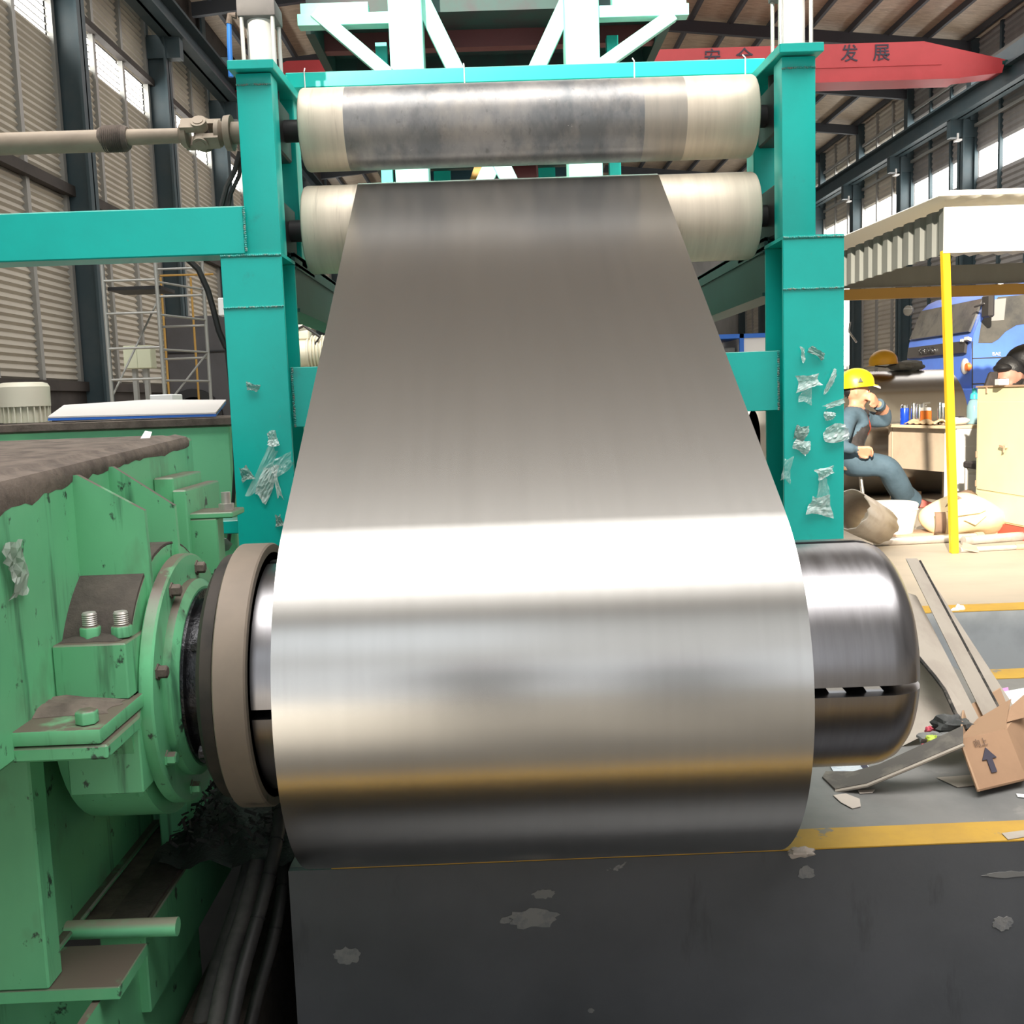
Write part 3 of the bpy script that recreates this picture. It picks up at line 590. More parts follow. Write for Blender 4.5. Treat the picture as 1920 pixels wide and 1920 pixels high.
for px in (571, 871, 1190, 1398):
    p = P(px, 150, 3.73); zt = 2.238
    MB().tube([(p.x, 3.733, 2.183), (p.x, 3.732, zt+.002), (p.x-.002, 3.76, zt+.02)], .0022, 6).build('wire_tie', M['white'], fr)
MB().box(-.667, .939, FY+.045, FY+.15, 1.0, 1.195).build('cross_beam', M['teal'], fr, bev=.002)
MB().box(-.66, .93, 5.3, 5.4, 1.39, 1.49).build('cross_beam', M['green_lifted'], fr, bev=.003)
MB().box(-3.2, -.774, FY-.004, FY+.12, 1.553, 1.703).build('side_arm', M['teal'], fr, bev=.004)
MB().box(-1.02, -.857, FY+.05, FY+.15, .655, .70).build('cross_beam', M['teal'], fr, bev=.003)
weld((-.772, FY-.006, 1.56), (-.772, FY-.006, 1.70), 24)
# rollers
def roller(z, r, label, bands):
    t = thing('roller', (.145, RY, z-r), label, 'roller', 'pinch rollers')
    xs = [b[0] for b in bands]+[.903]
    for i, (x0, mt) in enumerate(bands):
        x1 = xs[i+1]; e0 = [(0, r-.012), (.004, r-.004), (.012, r)] if i == 0 else [(0, r)]; w_ = x1-x0
        e1 = [(w_-.012, r), (w_-.004, r-.004), (w_, r-.012)] if i == len(bands)-1 else [(w_, r)]
        b = MB().lathe((x0, RY, z), X1, e0+e1, 72); b.build('roller_shell', M[mt], t)
    MB().cyl((-.76, RY, z), (1.03, RY, z), .0365, n=24).build('shaft', M['shaft_dark'], t)
    return t
roller(RZU, RRU, 'upper grimy roller with a mottled grey middle and cream ends', [(-.613, 'roll_end'), (-.462, 'roll_mid'), (.52, 'roll_band'), (.66, 'roll_end')])
roller(RZL, RRL, 'lower cream roller with the bright strip passing over it', [(-.619, 'roll_end'), (-.43, 'roll_band'), (.56, 'roll_end')])
# cardan drive shaft to the upper roller
ds = thing('drive_shaft', (-1.6, RY, RZU), 'dusty beige cardan shaft driving the upper roller from the side', 'drive shaft')
MB().lathe((-3.4, RY, RZU-.012), X1, [(0, .036), (2.13, .036)], 24).build('shaft_tube', M['shaft_dusty'], ds)
pr = []
for i in range(11): pr += [(i*.0065, .040), (i*.0065+.003, .0445)]
MB().lathe((-1.285, RY, RZU-.006), X1, [(-.012, .036)]+pr+[(.082, .036)], 24).build('ribbed_boot', M['dirt_light'], ds)
MB().lathe((-1.205, RY, RZU-.003), X1, [(0, .026), (.19, .024)], 20).build('spline_shaft', M['shaft_dusty'], ds)
XJ = -.955; ea = Vector((0, -.8, .6)); eb_ = Vector((0, .6, .8))
for s_, e in ((1, ea), (-1, eb_)):
    x = XJ-.062*s_; k = MB(); k.lathe((x-.012*s_, RY, RZU), X1*s_, [(0, .030), (.012, .044), (.026, .044), (.03, .03)], 20)
    for q in (-1, 1):
        o_ = Vector((x, RY, RZU))+e*.036*q; k.bar(o_, o_+X1*.062*s_, .046, .022, e); k.cyl(o_+X1*.062*s_-e*q*.014, o_+X1*.062*s_+e*q*.018, .026, n=18); k.cyl(o_+X1*.062*s_+e*q*.017, o_+X1*.062*s_+e*q*.021, .017, n=16)
    k.build('yoke', M['shaft_dusty'], ds)
cr = MB()
for e in (ea, eb_): cr.cyl(Vector((XJ, RY, RZU))-e*.04, Vector((XJ, RY, RZU))+e*.04, .017, n=14)
cr.ball((XJ, RY, RZU), .026).build('cross_joint', M['dirt'], ds)
MB().lathe((-.875, RY, RZU), X1, [(0, .056), (.016, .058), (.022, .058), (.022, .036), (.10, .036)], 28).build('coupling_flange', M['shaft_dusty'], ds)
# tape scraps stuck on the legs
def scrap(px, py, w_, h_, ang, mt, label, seed, curl=.010, Y=FY):
    rr = random.Random(seed); c = P(px, py, Y-.0015); s_ = Y/F; a = math.radians(ang); ph = [rr.uniform(0, 6) for _ in range(6)]; b = MB()
    def fn(u, v_):
        x = (u-.5)*w_*(1+.25*math.sin(3*v_+ph[0])); z = (v_-.5)*h_*(1+.2*math.sin(4*u+ph[1]))
        lift = curl*(.15+abs(math.sin(2.2*u+ph[2])*math.sin(3.1*v_+ph[3]))+.3*abs(math.sin(9*u+6*v_+ph[4])))
        return c+Vector(((x*math.cos(a)-z*math.sin(a))*s_, -lift, (x*math.sin(a)+z*math.cos(a))*s_))
    b.grid(fn, 9, 9)
    b.v = [(x+rr.uniform(-1, 1)*.0012, y-abs(rr.gauss(0, .0022)), z+rr.uniform(-1, 1)*.0012) for x, y, z in b.v]
    return tag(b.build('tape_scrap', M[mt], smooth=False), label, 'tape scrap', 'torn tape scraps on the turquoise legs')
def wallscrap(y, z, w_, h_, seed, label, x=-.8745):
    rr = random.Random(seed); b = MB()
    b.grid(lambda u, v_: Vector((x+.004+rr.uniform(0, .012), y+(u-.5)*w_+.012*math.sin(5*v_), z+(v_-.5)*h_+rr.uniform(-.004, .004))), 7, 9)
    return tag(b.build('tape_scrap', M['tape_d'], smooth=False), label, 'tape scrap')
wallscrap(1.80, .80, .07, .10, 90, 'crumpled dusty plastic scrap stuck on the green gearbox wall')
for i, a in enumerate([
    (512, 822, 22, 26, 5, 'tape_w', 'small crumpled tape tab above the long strips, left turquoise leg'),
    (497, 880, 26, 100, -25, 'tape', 'long clear tape strip slanting across the left turquoise leg'),
    (528, 872, 56, 26, 32, 'tape', 'wide clear tape flap reaching the inner edge of the left leg'),
    (500, 905, 24, 66, -22, 'tape_w', 'bunched white tape fold in the middle of the left leg'),
    (520, 905, 9, 60, 12, 'tape_w', 'narrow white curled tape tail on the left leg'),
    (462, 888, 20, 28, 20, 'tape_d', 'grey tape scrap near the outer edge of the left leg'),
    (475, 726, 22, 14, -15, 'tape_d', 'tiny tape crumb high on the left leg below the weld'),
    (524, 976, 14, 24, 5, 'tape_d', 'tiny grey tape scrap low on the left leg'),
    (1504, 665, 9, 26, 8, 'tape_w', 'thin upright tape strip highest on the right leg'),
    (1530, 662, 28, 14, -32, 'tape_d', 'slanted tape scrap right of the thin upright strip, right leg'),
    (1514, 716, 50, 26, 10, 'tape_w', 'largest white folded tape sheet on the right turquoise leg'),
    (1510, 742, 22, 30, -12, 'tape', 'crumpled clear tape hanging under the large white sheet'),
    (1556, 716, 9, 44, -25, 'tape_w', 'narrow slanted tape strip right of the large white sheet'),
    (1564, 757, 44, 9, 18, 'tape_w', 'thin shiny tape strip above the bright crumpled bunch, right leg'),
    (1554, 780, 18, 15, 0, 'tape_w', 'small white tape triangle at mid height on the right leg'),
    (1566, 812, 40, 30, 8, 'tape_w', 'bright crumpled tape bunch at the outer edge of the right leg'),
    (1500, 812, 20, 30, -20, 'tape_d', 'square tape flake beside the inner edge of the right leg'),
    (1502, 836, 26, 24, -25, 'tape_w', 'folded glassy tape scrap below the square flake, right leg'),
    (1546, 885, 38, 18, 18, 'tape_w', 'white tape ridge above the lowest hanging tape strip'),
    (1542, 920, 20, 46, 0, 'tape', 'clear tape strip hanging down to the lowest tape knot'),
    (1536, 948, 44, 38, -5, 'tape_w', 'lowest bright tape knot on the right turquoise leg'),
    (1474, 880, 20, 46, -8, 'tape', 'clear tape loop curling past the inner edge of the right leg')]):
    scrap(*a, seed=40+i)
# ================================================================== sunlit teal tower behind the stand
tw = thing('strip_tower', (.08, 9, 0), 'tall sunlit turquoise tower with braced posts carrying a dark deck', 'tower')
TY = 7.0
for x0, x1 in ((P(731, 100, TY).x, P(794, 100, TY).x), (P(1061, 100, TY).x, P(1125, 100, TY).x)):
    MB().box(x0, x1, TY, TY+.24, 0, 4.6).build('post', M['teal_sunlit'], tw, bev=.006)
    MB().box(x0+.02, x1-.02, 11.6, 11.84, 0, 3.7).build('post', M['teal'], tw)
def brace(a, b, wd, Y=TY+.03, m_='teal_sunlit', nm='brace'):
    return MB().bar(P(a[0], a[1], Y), P(b[0], b[1], Y), wd, .06, (0, 1, 0)).build(nm, M[m_], tw, bev=.003)
brace((590, 22), (740, 150), .085); brace((1262, 28), (1090, 150), .085)
brace((790, 0), (1000, 432), .11, TY+.1); brace((1066, 0), (866, 432), .11, TY+.17)
for a, b in (((556, 33), (731, 26)), ((1122, 17), (1293, 12))):
    p, q = P(a[0], a[1], TY), P(b[0], b[1], TY); MB().box(p.x, q.x, TY+.02, TY+.12, min(p.z, q.z)-.045, min(p.z, q.z)+.03).build('bracket_arm', M['teal_sunlit'], tw, bev=.003)
zt = P(600, 14, TY).z
MB().box(P(560, 14, TY).x, P(688, 14, TY).x, TY+.06, TY+.16, zt-.04, zt+.05).build('deck_edge', M['teal_sunlit'], tw)
MB().box(P(1150, 0, TY).x, P(1290, 0, TY).x, TY+.06, TY+.16, zt-.02, zt+.06).build('deck_edge', M['teal_sunlit'], tw)
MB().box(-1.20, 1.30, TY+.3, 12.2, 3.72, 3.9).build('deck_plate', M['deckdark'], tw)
for x in (-1.17, 1.27): MB().box(x-.03, x+.03, TY+.24, 12.2, 3.58, 3.72).build('deck_beam', M['teal_shaded'], tw)
for i in range(9):
    y = 7.7+.55*i; MB().box(-1.14, 1.24, y-.05, y+.05, 3.60, 3.72).build('deck_joist', M[['maroon', 'deckdark', 'beamblue'][i % 3]], tw)
for x in (-.72, .92): MB().box(x-.04, x+.04, 7.5, 7.58, 2.4, 3.6).build('hanger', M['teal'], tw)
MB().bar((-.3, 9, 2.5), (.1, 9, 3.5), .06, .06).build('hanger', M['yellow_dull'], tw)
mc = thing('motor', P(975, 330, 9.5)-Vector((0, 0, .4)), 'dark motor half hidden behind the sunlit tower braces', 'motor')
o_ = P(990, 333, 9.5); MB().lathe(o_-X1*.15, X1, [(0, .09), (.02, .14), (.22, .14), (.24, .1)], 20).build('motor_housing', M['maroon'], mc); MB().box(o_.x-.14, o_.x+.12, 9.4, 9.6, 0, o_.z-.12).build('motor_stand', M['teal_shaded'], mc)
pm = thing('motor', (-1.13, 5.6, 0), 'cream finned motor glimpsed between left turquoise leg and strip', 'motor')
p = P(578, 655, 5.6); q = MB(); q.lathe(p-X1*.17+Vector((0, 0, -.02)), X1, [(0, .07), (.02, .085), (.16, .085)]+sum([[(.17+.018*i, .085), (.176+.018*i, .095), (.182+.018*i, .095), (.186+.018*i, .085)] for i in range(8)], [])+[(.33, .07)], 22)
q.build('motor_housing', M['motorcream'], pm); MB().box(p.x-.08, p.x+.02, 5.54, 5.62, p.z+.05, p.z+.13).build('terminal_box', M['motorcream'], pm, bev=.006)
MB().box(p.x-.25, p.x+.2, 5.5, 5.75, 0, p.z-.11).build('motor_stand', M['green_lifted'], pm)
MB().tube([p+Vector((-.08, -.05, .09)), p+Vector((0, -.09, .12)), p+Vector((.08, -.08, .06)), p+Vector((.05, -.07, .02))], .008, 8).build('motor_cable', M['rubber'], pm)
# ================================================================== overhead crane
cr_ = thing('overhead_crane', (5, 36, 11.84), 'red overhead crane girder spanning the hall under the roof', 'crane')
zc0 = 11.36; xr_ = P(1772, 120, 36).x-.9
MB().ext([(-8.4, 35.6, zc0+.30), (-7.0, 35.6, zc0), (xr_+1.2, 35.6, zc0), (17.6, 35.6, zc0+.12), (17.7, 35.6, zc0+.55), (xr_, 35.6, zc0+1.22), (-6.6, 35.6, zc0+1.22)], (0, .8, 0)).build('girder', M['red'], cr_)
MB().box(-7, xr_+1.2, 35.5, 36.5, zc0-.05, zc0+.02).build('lower_flange', M['red'], cr_)
MB().box(-7, xr_+.6, 35.57, 35.6, zc0+.44, zc0+.47).build('flange_strip', M['red'], cr_)
for x in (-8.42, 18.0): MB().box(x-.22, x+.22, 34.2, 37.8, 11.84, 12.3).build('end_carriage', M['column'], cr_)
MB().lathe((17.6, 35.7, zc0+.45), X1, [(0, .12), (.5, .12), (.55, .08), (.9, .08)], 12).build('buffer', M['teal_shaded'], cr_)
for ch, px, py in (('发', 1593, 108), ('展', 1653, 105), ('全', 1396, 116), ('安', 1336, 119)):
    p = P(px, py, 35.58); text_part('girder_character', ch, M['ink'], (p.x, 35.58, zc0+.86), (1, 0, 0), (0, 0, 1), .60, cr_, .006, 1.0, .004)
# ================================================================== right: canopy booth
cn = thing('canopy', (4.4, 8, 0), 'corrugated canopy with white front fascia and ochre beam', 'canopy')
CX0, CX1, CY0, CY1 = 2.78, 6.6, 6.3, 9.4
zb, zt_ = 1.86, 2.135
s_ = MB(); n = 17; pts = []
for i in range(n+1):
    y = CY0+(CY1-CY0)*i/n
    k = (CY1-CY0)/n
    pts += [(CX0, y), (CX0, y+.45*k), (CX0+.022, y+.55*k), (CX0+.022, y+.9*k)]
v = [];
for x, y in pts: v += [(x, y, zb), (x, y, zt_)]
s_.add(v, [(2*i, 2*i+1, 2*i+3, 2*i+2) for i in range(len(pts)-1)]); s_.build('corrugated_side', M['corrug'], cn, smooth=False, thick=.003)
MB().box(CX0-.01, CX1, CY0-.012, CY0, zb, zt_).build('front_fascia', M['fascia'], cn)
s_ = MB(); n = 60; v = []; pts = []
for i in range(n+1):
    x = CX0-.1+(CX1-CX0+.2)*i/n; pts.append((x, zt_+.05+(.02 if i % 2 else -.008)))
for x, z in pts: v += [(x, CY0-.12, z), (x, CY1+.1, z+.05)]
s_.add(v, [(2*i, 2*i+2, 2*i+3, 2*i+1) for i in range(n)]); s_.build('roof_sheet', M['fascia'], cn, smooth=False, thick=.004)
MB().box(CX0-.1, CX1, CY0-.13, CY0-.11, zt_+.045, zt_+.075).build('roof_trim', M['fascia'], cn)
MB().box(CX0+.03, CX1, CY1-.04, CY1, zb+.10, zt_).build('rear_fascia', M['corrug'], cn)
MB().box(CX0, CX1, CY1-.10, CY1-.04, zb-.01, zb+.085).build('ochre_beam', M['yellow_dull'], cn)
for x in (CX1-.1,): MB().box(x-.03, x+.03, CY1-.1, CY1-.04, 0, zb).build('canopy_post', M['yellow'], cn)
b0 = Zp(1789, 1037); t0 = P(1772, 470, 6.32)
MB().bar(b0, t0, .046, .046, (0, 1, 0)).build('canopy_post', M['yellow'], cn, bev=.004)
# cabinet seen on its left side
cb_ = thing('cabinet', (3.95, 6.6, 0), 'cream metal cabinet beside the desk with a small lock handle', 'cabinet')
A = Vector((3.47, 7.30, 0)); B = Vector((3.60, 5.70, 0)); D = Vector((.8, .07, 0)); hc = 1.03
def wallbox(a, b, d, z0, z1): return MB().hexa([a+Vector((0, 0, z0)), b+Vector((0, 0, z0)), b+d+Vector((0, 0, z0)), a+d+Vector((0, 0, z0)), a+Vector((0, 0, z1)), b+Vector((0, 0, z1)), b+d+Vector((0, 0, z1)), a+d+Vector((0, 0, z1))])
wallbox(A, B, D, .085, hc).build('cabinet_body', M['cream'], cb_, bev=.006)
wallbox(A-Vector((.012, 0, 0)), B-Vector((.012, 0, 0)), D, 0, .083).build('skirting', M['redbase'], cb_)
e = (B-A).normalized(); nn = Vector((-1, -.08, 0)).normalized()
for z0, z1 in ((.30, .93), (.10, .285)): wallbox(A+e*.03+nn*.001, B-e*.02+nn*.001, nn*.007, z0, z1).build('panel', M['cream'], cb_, bev=.002)
wallbox(A+e*.0+nn*.01, B+nn*.01, nn*-.03, hc, hc+.012).build('cabinet_top', M['plank'], cb_)
hp = A+e*.40+nn*.012+Vector((0, 0, .62)); MB().cyl(hp, hp+nn*.02, .012, n=12).bar(hp+nn*.02-Vector((0, 0, .035))-e*.004, hp+nn*.02+e*.002, .01, .01).bar(hp+nn*.02, hp+nn*.02-e*.05+Vector((0, 0, .008)), .012, .012).build('lock_handle', M['plank'], cb_)
for ee, z in ((.0, .55), (.12, 1.01), (.0, .34)):
    q = A+e*(ee+.015)+nn*.004+Vector((0, 0, z)); MB().bar(q-Vector((0, 0, .022)), q+Vector((0, 0, .022)), .014, .012, nn).build('hinge', M['plank'], cb_)
cup = thing('paper_cup', P(1878, 733, 6.95), 'white paper box standing on the cream cabinet top', 'box')
q = P(1878, 736, 6.95); MB().box(q.x-.035, q.x+.035, 6.92, 6.98, hc+.013, hc+.055).build('box_body', M['paper'], cup, bev=.003); MB().box(q.x-.02, q.x+.02, 6.935, 6.965, hc+.055, hc+.06).build('box_slit', M['sack_dark'], cup)
# desk
dk = thing('desk', (3.9, 8.7, 0), 'tan board desk under the canopy with a white end panel', 'desk')
DA, DB = P(1650, 793, 9.15), P(1783, 813, 8.25); DA.z = DB.z = .72; DD = Vector((.72, .10, 0)); dn = Vector((0, 0, 1)).cross((DB-DA).normalized())
def dbox(a, b, d, z0, z1): return MB().hexa([Vector((q.x, q.y, z0)) for q in (a, b, b+d, a+d)]+[Vector((q.x, q.y, z1)) for q in (a, b, b+d, a+d)])
dbox(DA, DB, DD, .695, .72).build('desktop', M['desk_edge'], dk, bev=.003)
de = (DB-DA).normalized(); ins = DD.normalized()
dbox(DA+de*.02+ins*.07, DB-de*.10+ins*.07, ins*.02, .33, .695).build('apron_panel', M['desk'], dk)
dbox(DA+de*.02+ins*.60, DB-de*.10+ins*.60, ins*.02, 0, .695).build('back_panel', M['desk'], dk)
for q in (DA+de*.06+ins*.09, DA+de*.06+ins*.62): MB().box(q.x-.02, q.x+.02, q.y-.02, q.y+.02, 0, .695).build('leg', M['desk'], dk)
dbox(DB-de*.16+ins*.06, DB-de*.01+ins*.06, ins*.58, .02, .695).build('pedestal', M['white'], dk, bev=.004)
for z in (.20, .44): dbox(DB-de*.01+ins*.08, DB-de*.002+ins*.08, ins*.5, z-.11, z+.11).build('drawer', M['white'], dk, bev=.002)
ZD = .7205
# things on the desk
def onDesk(px, y): return P(px, 790, y).x
YD = .92
def flask(px, y, r, h, body, cap, label, name='flask', cat='flask'):
    y += YD; x = onDesk(px, y); t = thing(name, (x, y, ZD), label, cat)
    MB().lathe((x, y, ZD), (0, 0, 1), [(0, r*.95), (.004, r), (h*.78, r), (h*.82, r*.92)], 18).build('body', M[body], t)
    MB().lathe((x, y, ZD+h*.82), (0, 0, 1), [(0, r*.9), (h*.14, r*.9), (h*.18, r*.7)], 18).build('cap', M[cap], t); return t
flask(1696, 8.0, .037, .175, 'flask_blue', 'steel_bright', 'blue flask with a bright cap, first on the desk')
flask(1713, 7.95, .024, .19, 'steel_bright', 'steel_bright', 'slim steel flask between the blue flask and the handled mug')
mg = flask(1724, 7.9, .026, .18, 'steel_bright', 'steel_bright', 'steel mug with a loop handle on the desk', 'mug', 'mug')
x = onDesk(1724, 7.9+YD); y = 7.88+YD; MB().tube([(x+.02, y, ZD+.14), (x+.05, y-.01, ZD+.165), (x+.055, y-.01, ZD+.12), (x+.03, y, ZD+.07)], .006, 8).build('handle', M['steel_bright'], mg)
for px, nm in ((1732, 'amber tea bottle with a pump top, beside the handled mug'), (1740, 'amber tea jar with a white lid, right of the pump bottle')):
    y = 7.85+YD; x = onDesk(px, y); t = thing('tea_bottle', (x, y, ZD), nm, 'bottle')
    MB().lathe((x, y, ZD), (0, 0, 1), [(0, .028), (.004, .030), (.115, .030), (.12, .022)], 16).build('body', M['amber'], t)
    MB().lathe((x, y, ZD+.12), (0, 0, 1), [(0, .026), (.022, .026), (.028, .012)]+([(.06, .010)] if px == 1732 else []), 16).build('lid', M['white'], t)
    if px == 1732: MB().bar((x-.005, y, ZD+.18), (x+.05, y-.01, ZD+.187), .012, .014).build('spout', M['white'], t)
flask(1762, 7.7, .018, .19, 'steel_bright', 'steel_bright', 'tall steel flask left of the yellow post')
flask(1768, 7.75, .016, .18, 'steel_bright', 'white', 'tall pale tube just touching the yellow post')
gl = MB(); gl.grid(lambda u, v_: DA+de*(.32+.40*u)+ins*(.01+.16*v_)+Vector((0, 0, .008+.03*abs(math.sin(7*u+3*v_))*math.sin(math.pi*min(1, max(0, v_))) + .012*math.sin(15*u)**2)), 18, 8)
tag(gl.build('work_gloves', M['glove'], thick=.008), 'tan work gloves lying along the desk edge', 'gloves')
q = DA+de*.80+ins*.16; t = blob('cap_hat', M['vest'], (q.x, q.y, ZD+.04), .075, .09, .035, 3, amp=.12); tag(t, 'dark cap lying on the desk by the yellow post', 'cap')
y = 8.5; x = P(1826, 790, y).x; wb = thing('water_bottle', (x, y, ZD), 'pale blue water bottle with a cyan cap by the cabinet', 'bottle')
MB().lathe((x, y, ZD), (0, 0, 1), [(0, .052), (.004, .058), (.14, .058), (.19, .042), (.21, .024)], 20).build('body', M['bottle'], wb); MB().lathe((x, y, ZD+.21), (0, 0, 1), [(0, .034), (.038, .032), (.05, .02), (.085, .017), (.09, .008)], 16).build('cap', M['teal_cap'], wb)
q = DB-de*.1+ins*.13; pb = thing('plastic_bag', (q.x, q.y, ZD), 'white plastic bag on the near end of the desk', 'bag'); blob('bag_body', M['white'], (q.x, q.y, ZD+.035), .10, .07, .033, 8, pb, amp=.15); MB().tube([q+Vector((-.08, -.02, .03)), q+Vector((-.075, -.04, .07)), q+Vector((-.05, -.05, .08))], .005, 6).build('bag_handle', M['white'], pb)
# big coil lying behind the desk, helmet on it
c2 = thing('steel_coil', (3.45, 9.95, 0), 'large shiny steel coil lying behind the desk', 'steel coil')
v = MB(); v.lathe((2.52, 9.95, .605), X1, [(0, .27), (0, .602), (1.86, .602), (1.86, .27), (0, .27)], 72); v.build('coil_wraps', M['strip'], c2, recalc=True)
for x in (2.9, 3.9): MB().box(x-.1, x+.1, 9.5, 10.4, 0, .06).build('cradle', M['plank'], c2)
def helmet(c, r, mt, yaw, tilt, parent=None, name='helmet_shell', scale=1.0):
    b = MB(); n = 24; rows = 9; v_ = []
    for j in range(rows+1):
        t = math.pi/2*j/rows
        for i in range(n):
            a = 2*math.pi*i/n; rr_ = r*math.sin(t)*(1+.03*math.cos(2*a)); drop = (.22+.12*math.cos(a)*0)*r if j == rows else 0
            v_.append(Vector((rr_*1.12*math.cos(a), rr_*.92*math.sin(a), r*.98*math.cos(t)-drop)))
    f_ = [(j*n+i, (j+1)*n+i, (j+1)*n+(i+1) % n, j*n+(i+1) % n) for j in range(rows) for i in range(n)]
    k = len(v_); o2 = []
    for i in range(n):                          # rim turned out, longer at the front
        a = 2*math.pi*i/n; q = 1.06+.16*max(0, math.cos(a))**2
        o2.append(Vector((r*1.12*math.cos(a)*q, r*.92*math.sin(a)*1.05, -.25*r-.05*r*max(0, math.cos(a)))))
    v_ += o2; f_ += [(rows*n+i, k+i, k+(i+1) % n, rows*n+(i+1) % n) for i in range(n)]
    R_ = Matrix.Rotation(yaw, 3, 'Z') @ Matrix.Rotation(tilt, 3, 'Y'); b.add([Vector(c)+R_ @ q for q in v_], f_)
    o = b.build(name, mt, parent, recalc=True, ang=50, thick=.004)
    tri = MB(); q = [Vector((.15*r, -1.0*r, .05*r)), Vector((.45*r, -.98*r, .05*r)), Vector((.32*r, -.90*r, .36*r))]
    tri.ext([Vector(c)+R_ @ p_ for p_ in q], R_ @ Vector((0, .12*r, 0))); tri.build('vent_mark', M['black'], parent if parent is not None else o)
    return o
hl = thing('helmet', (3.80, 9.78, 1.2), 'orange-yellow helmet resting on top of the big coil', 'helmet')
hc_ = P(1656, 678, 9.8); helmet(hc_, .115, M['helmet_o'], math.pi*.97, .05, hl)
MB().tube([hc_+Vector((.1, -.06, -.03)), hc_+Vector((-.02, -.115, -.055)), hc_+Vector((-.11, -.08, -.04))], .006, 8).build('helmet_strap', M['black'], hl)
rg_ = blob('rag', M['rag2'], P(1698, 690, 9.9)+Vector((0, 0, .02)), .16, .12, .05, 12, amp=.4); tag(rg_, 'grey crumpled rag on the coil beside the helmet', 'rag')
# ================================================================== truck
tk = thing('truck', (7, 13, 0), 'blue light truck parked behind the canopy', 'truck')
YT = 12.0
def T3(px, py, y=YT): p = P(px, py, YT); return Vector((p.x, y, p.z))
prof = [(1824, 800), (1822, 760), (1821, 700), (1822, 655), (1826, 628), (1840, 590), (1855, 556), (1868, 543), (1885, 535), (1930, 528), (2040, 524), (2080, 540), (2085, 800)]
pp = [T3(*q) for q in prof]
MB().ext(pp, (0, 1.9, 0)).build('cab_body', M['truckblue'], tk, bev=.035, seg=3)
sw_ = [(1834, 643), (1840, 604), (1852, 582), (1871, 557), (1935, 551), (1990, 549), (1990, 600), (1930, 606), (1905, 610), (1885, 622), (1872, 636), (1860, 643)]
MB().ext([T3(*q, y=YT-.004) for q in sw_], (0, .02, 0)).build('side_window', M['glass_dark'], tk)
MB().ext([T3(*q, y=YT-.008) for q in ((1861, 562), (1886, 559), (1882, 600), (1858, 602))], (0, .006, 0)).build('window_sticker', M['wall_panel'], tk)
for q in (((1823, 640), (1823, 742)), ((1823, 672), (1950, 668)), ((1823, 720), (1950, 716)), ((1862, 550), (1960, 545))):
    MB().bar(T3(*q[0], y=YT-.001), T3(*q[1], y=YT-.001), .012, .006, (0, 1, 0)).build('door_seam', M['grille'], tk)
xf = pp[3].x
def fq(y0, y1, a, b, off=.02): # quad on the sloping front between profile points a and b
    A_, B_ = T3(*a), T3(*b); o = Vector((-off, 0, off*.4))
    return MB().ext([Vector((A_.x, y0, A_.z))+o, Vector((A_.x, y1, A_.z))+o, Vector((B_.x, y1, B_.z))+o, Vector((B_.x, y0, B_.z))+o], -o*.9)
fq(YT+.09, YT+1.82, (1827, 622), (1853, 560), .03).build('windscreen', M['glass_dark'], tk)
fq(YT+.12, YT+1.8, (1821.5, 662), (1824, 640), .035).build('grille', M['grille'], tk)
text_part('front_lettering', 'FORLAND', M['chrome'], (xf-.045, YT+1.15, T3(1822, 650).z), (0, -1, 0), (0, 0, 1), .11, tk, .006)
text_part('door_lettering', 'BAE', M['clear_lens'], T3(1868, 664, YT-.006), (1, 0, -.02), (0, 0, 1), .06, tk, .003)
for y0, y1, a, b, mt in ((YT+.0, YT+.10, (1822, 640), (1823, 634), 'clear_lens'), (YT+.14, YT+.2, (1822, 642), (1823, 637), 'clear_lens')): fq(y0, y1, a, b, .05).build('marker_lamp', M[mt], tk)
for k, (a, b, mt) in enumerate((((1796, 676), (1811, 690), 'orange'), ((1806, 668), (1811, 690), 'clear_lens'))):
    pass
for yy in (YT+.16, YT+1.62):
    c = Vector((xf-.02, yy, T3(1822, 686).z)); MB().lathe(c+X1*.04, -X1, [(0, .10), (.03, .095), (.045, .06), (.05, .01)], 20).build('headlight', M['clear_lens'], tk); MB().lathe(c+X1*.03+Vector((0, -.10, -.01)), -X1, [(0, .055), (.045, .045)], 12).build('indicator', M['orange'], tk)
MB().box(xf-.10, xf+.1, YT-.02, YT+1.92, T3(1822, 770).z, T3(1822, 728).z).build('bumper', M['truckblue'], tk, bev=.02)
MB().tube([T3(1826, 575, YT-.02), T3(1832, 572, YT-.18), T3(1842, 578, YT-.22)], .014, 8).build('mirror_arm', M['grille'], tk)
c = T3(1846, 572, YT-.2); MB().box(c.x-.09, c.x-.02, YT-.3, YT-.1, c.z-.16, c.z+.1).build('mirror', M['grille'], tk, bev=.02)
MB().tube([T3(1710, 625, YT+1.85), T3(1702, 600, YT+2.0), T3(1708, 580, YT+2.05)], .015, 8).build('mirror_arm', M['chrome'], tk)
MB().lathe(P(1706, 583, 13.9), (-.8, -.6, .1), [(0, .04), (.02, .07), (.05, .07), (.06, .05)], 18).build('mirror', M['glass_dark'], tk)
MB().tube([T3(1890, 533, YT+.2), T3(1893, 527, YT+.2)], .03, 8).build('roof_lamp', M['clear_lens'], tk)
for yy in (YT+.1, YT+1.6):
    MB().lathe((xf+.75, yy, .42), (0, 1, 0), [(0, .25), (.02, .40), (.2, .40), (.22, .25)], 28).build('wheel', M['rubber'], tk)
MB().box(xf+1.9, xf+6.0, YT-.1, YT+2, .9, 1.0).box(xf+1.9, xf+6, YT-.1, YT-.05, 1.0, 1.5).build('cargo_bed', M['truckblue'], tk)
MB().box(xf+.1, xf+5.8, YT+.5, YT+1.4, .45, .6).build('chassis', M['grille'], tk)
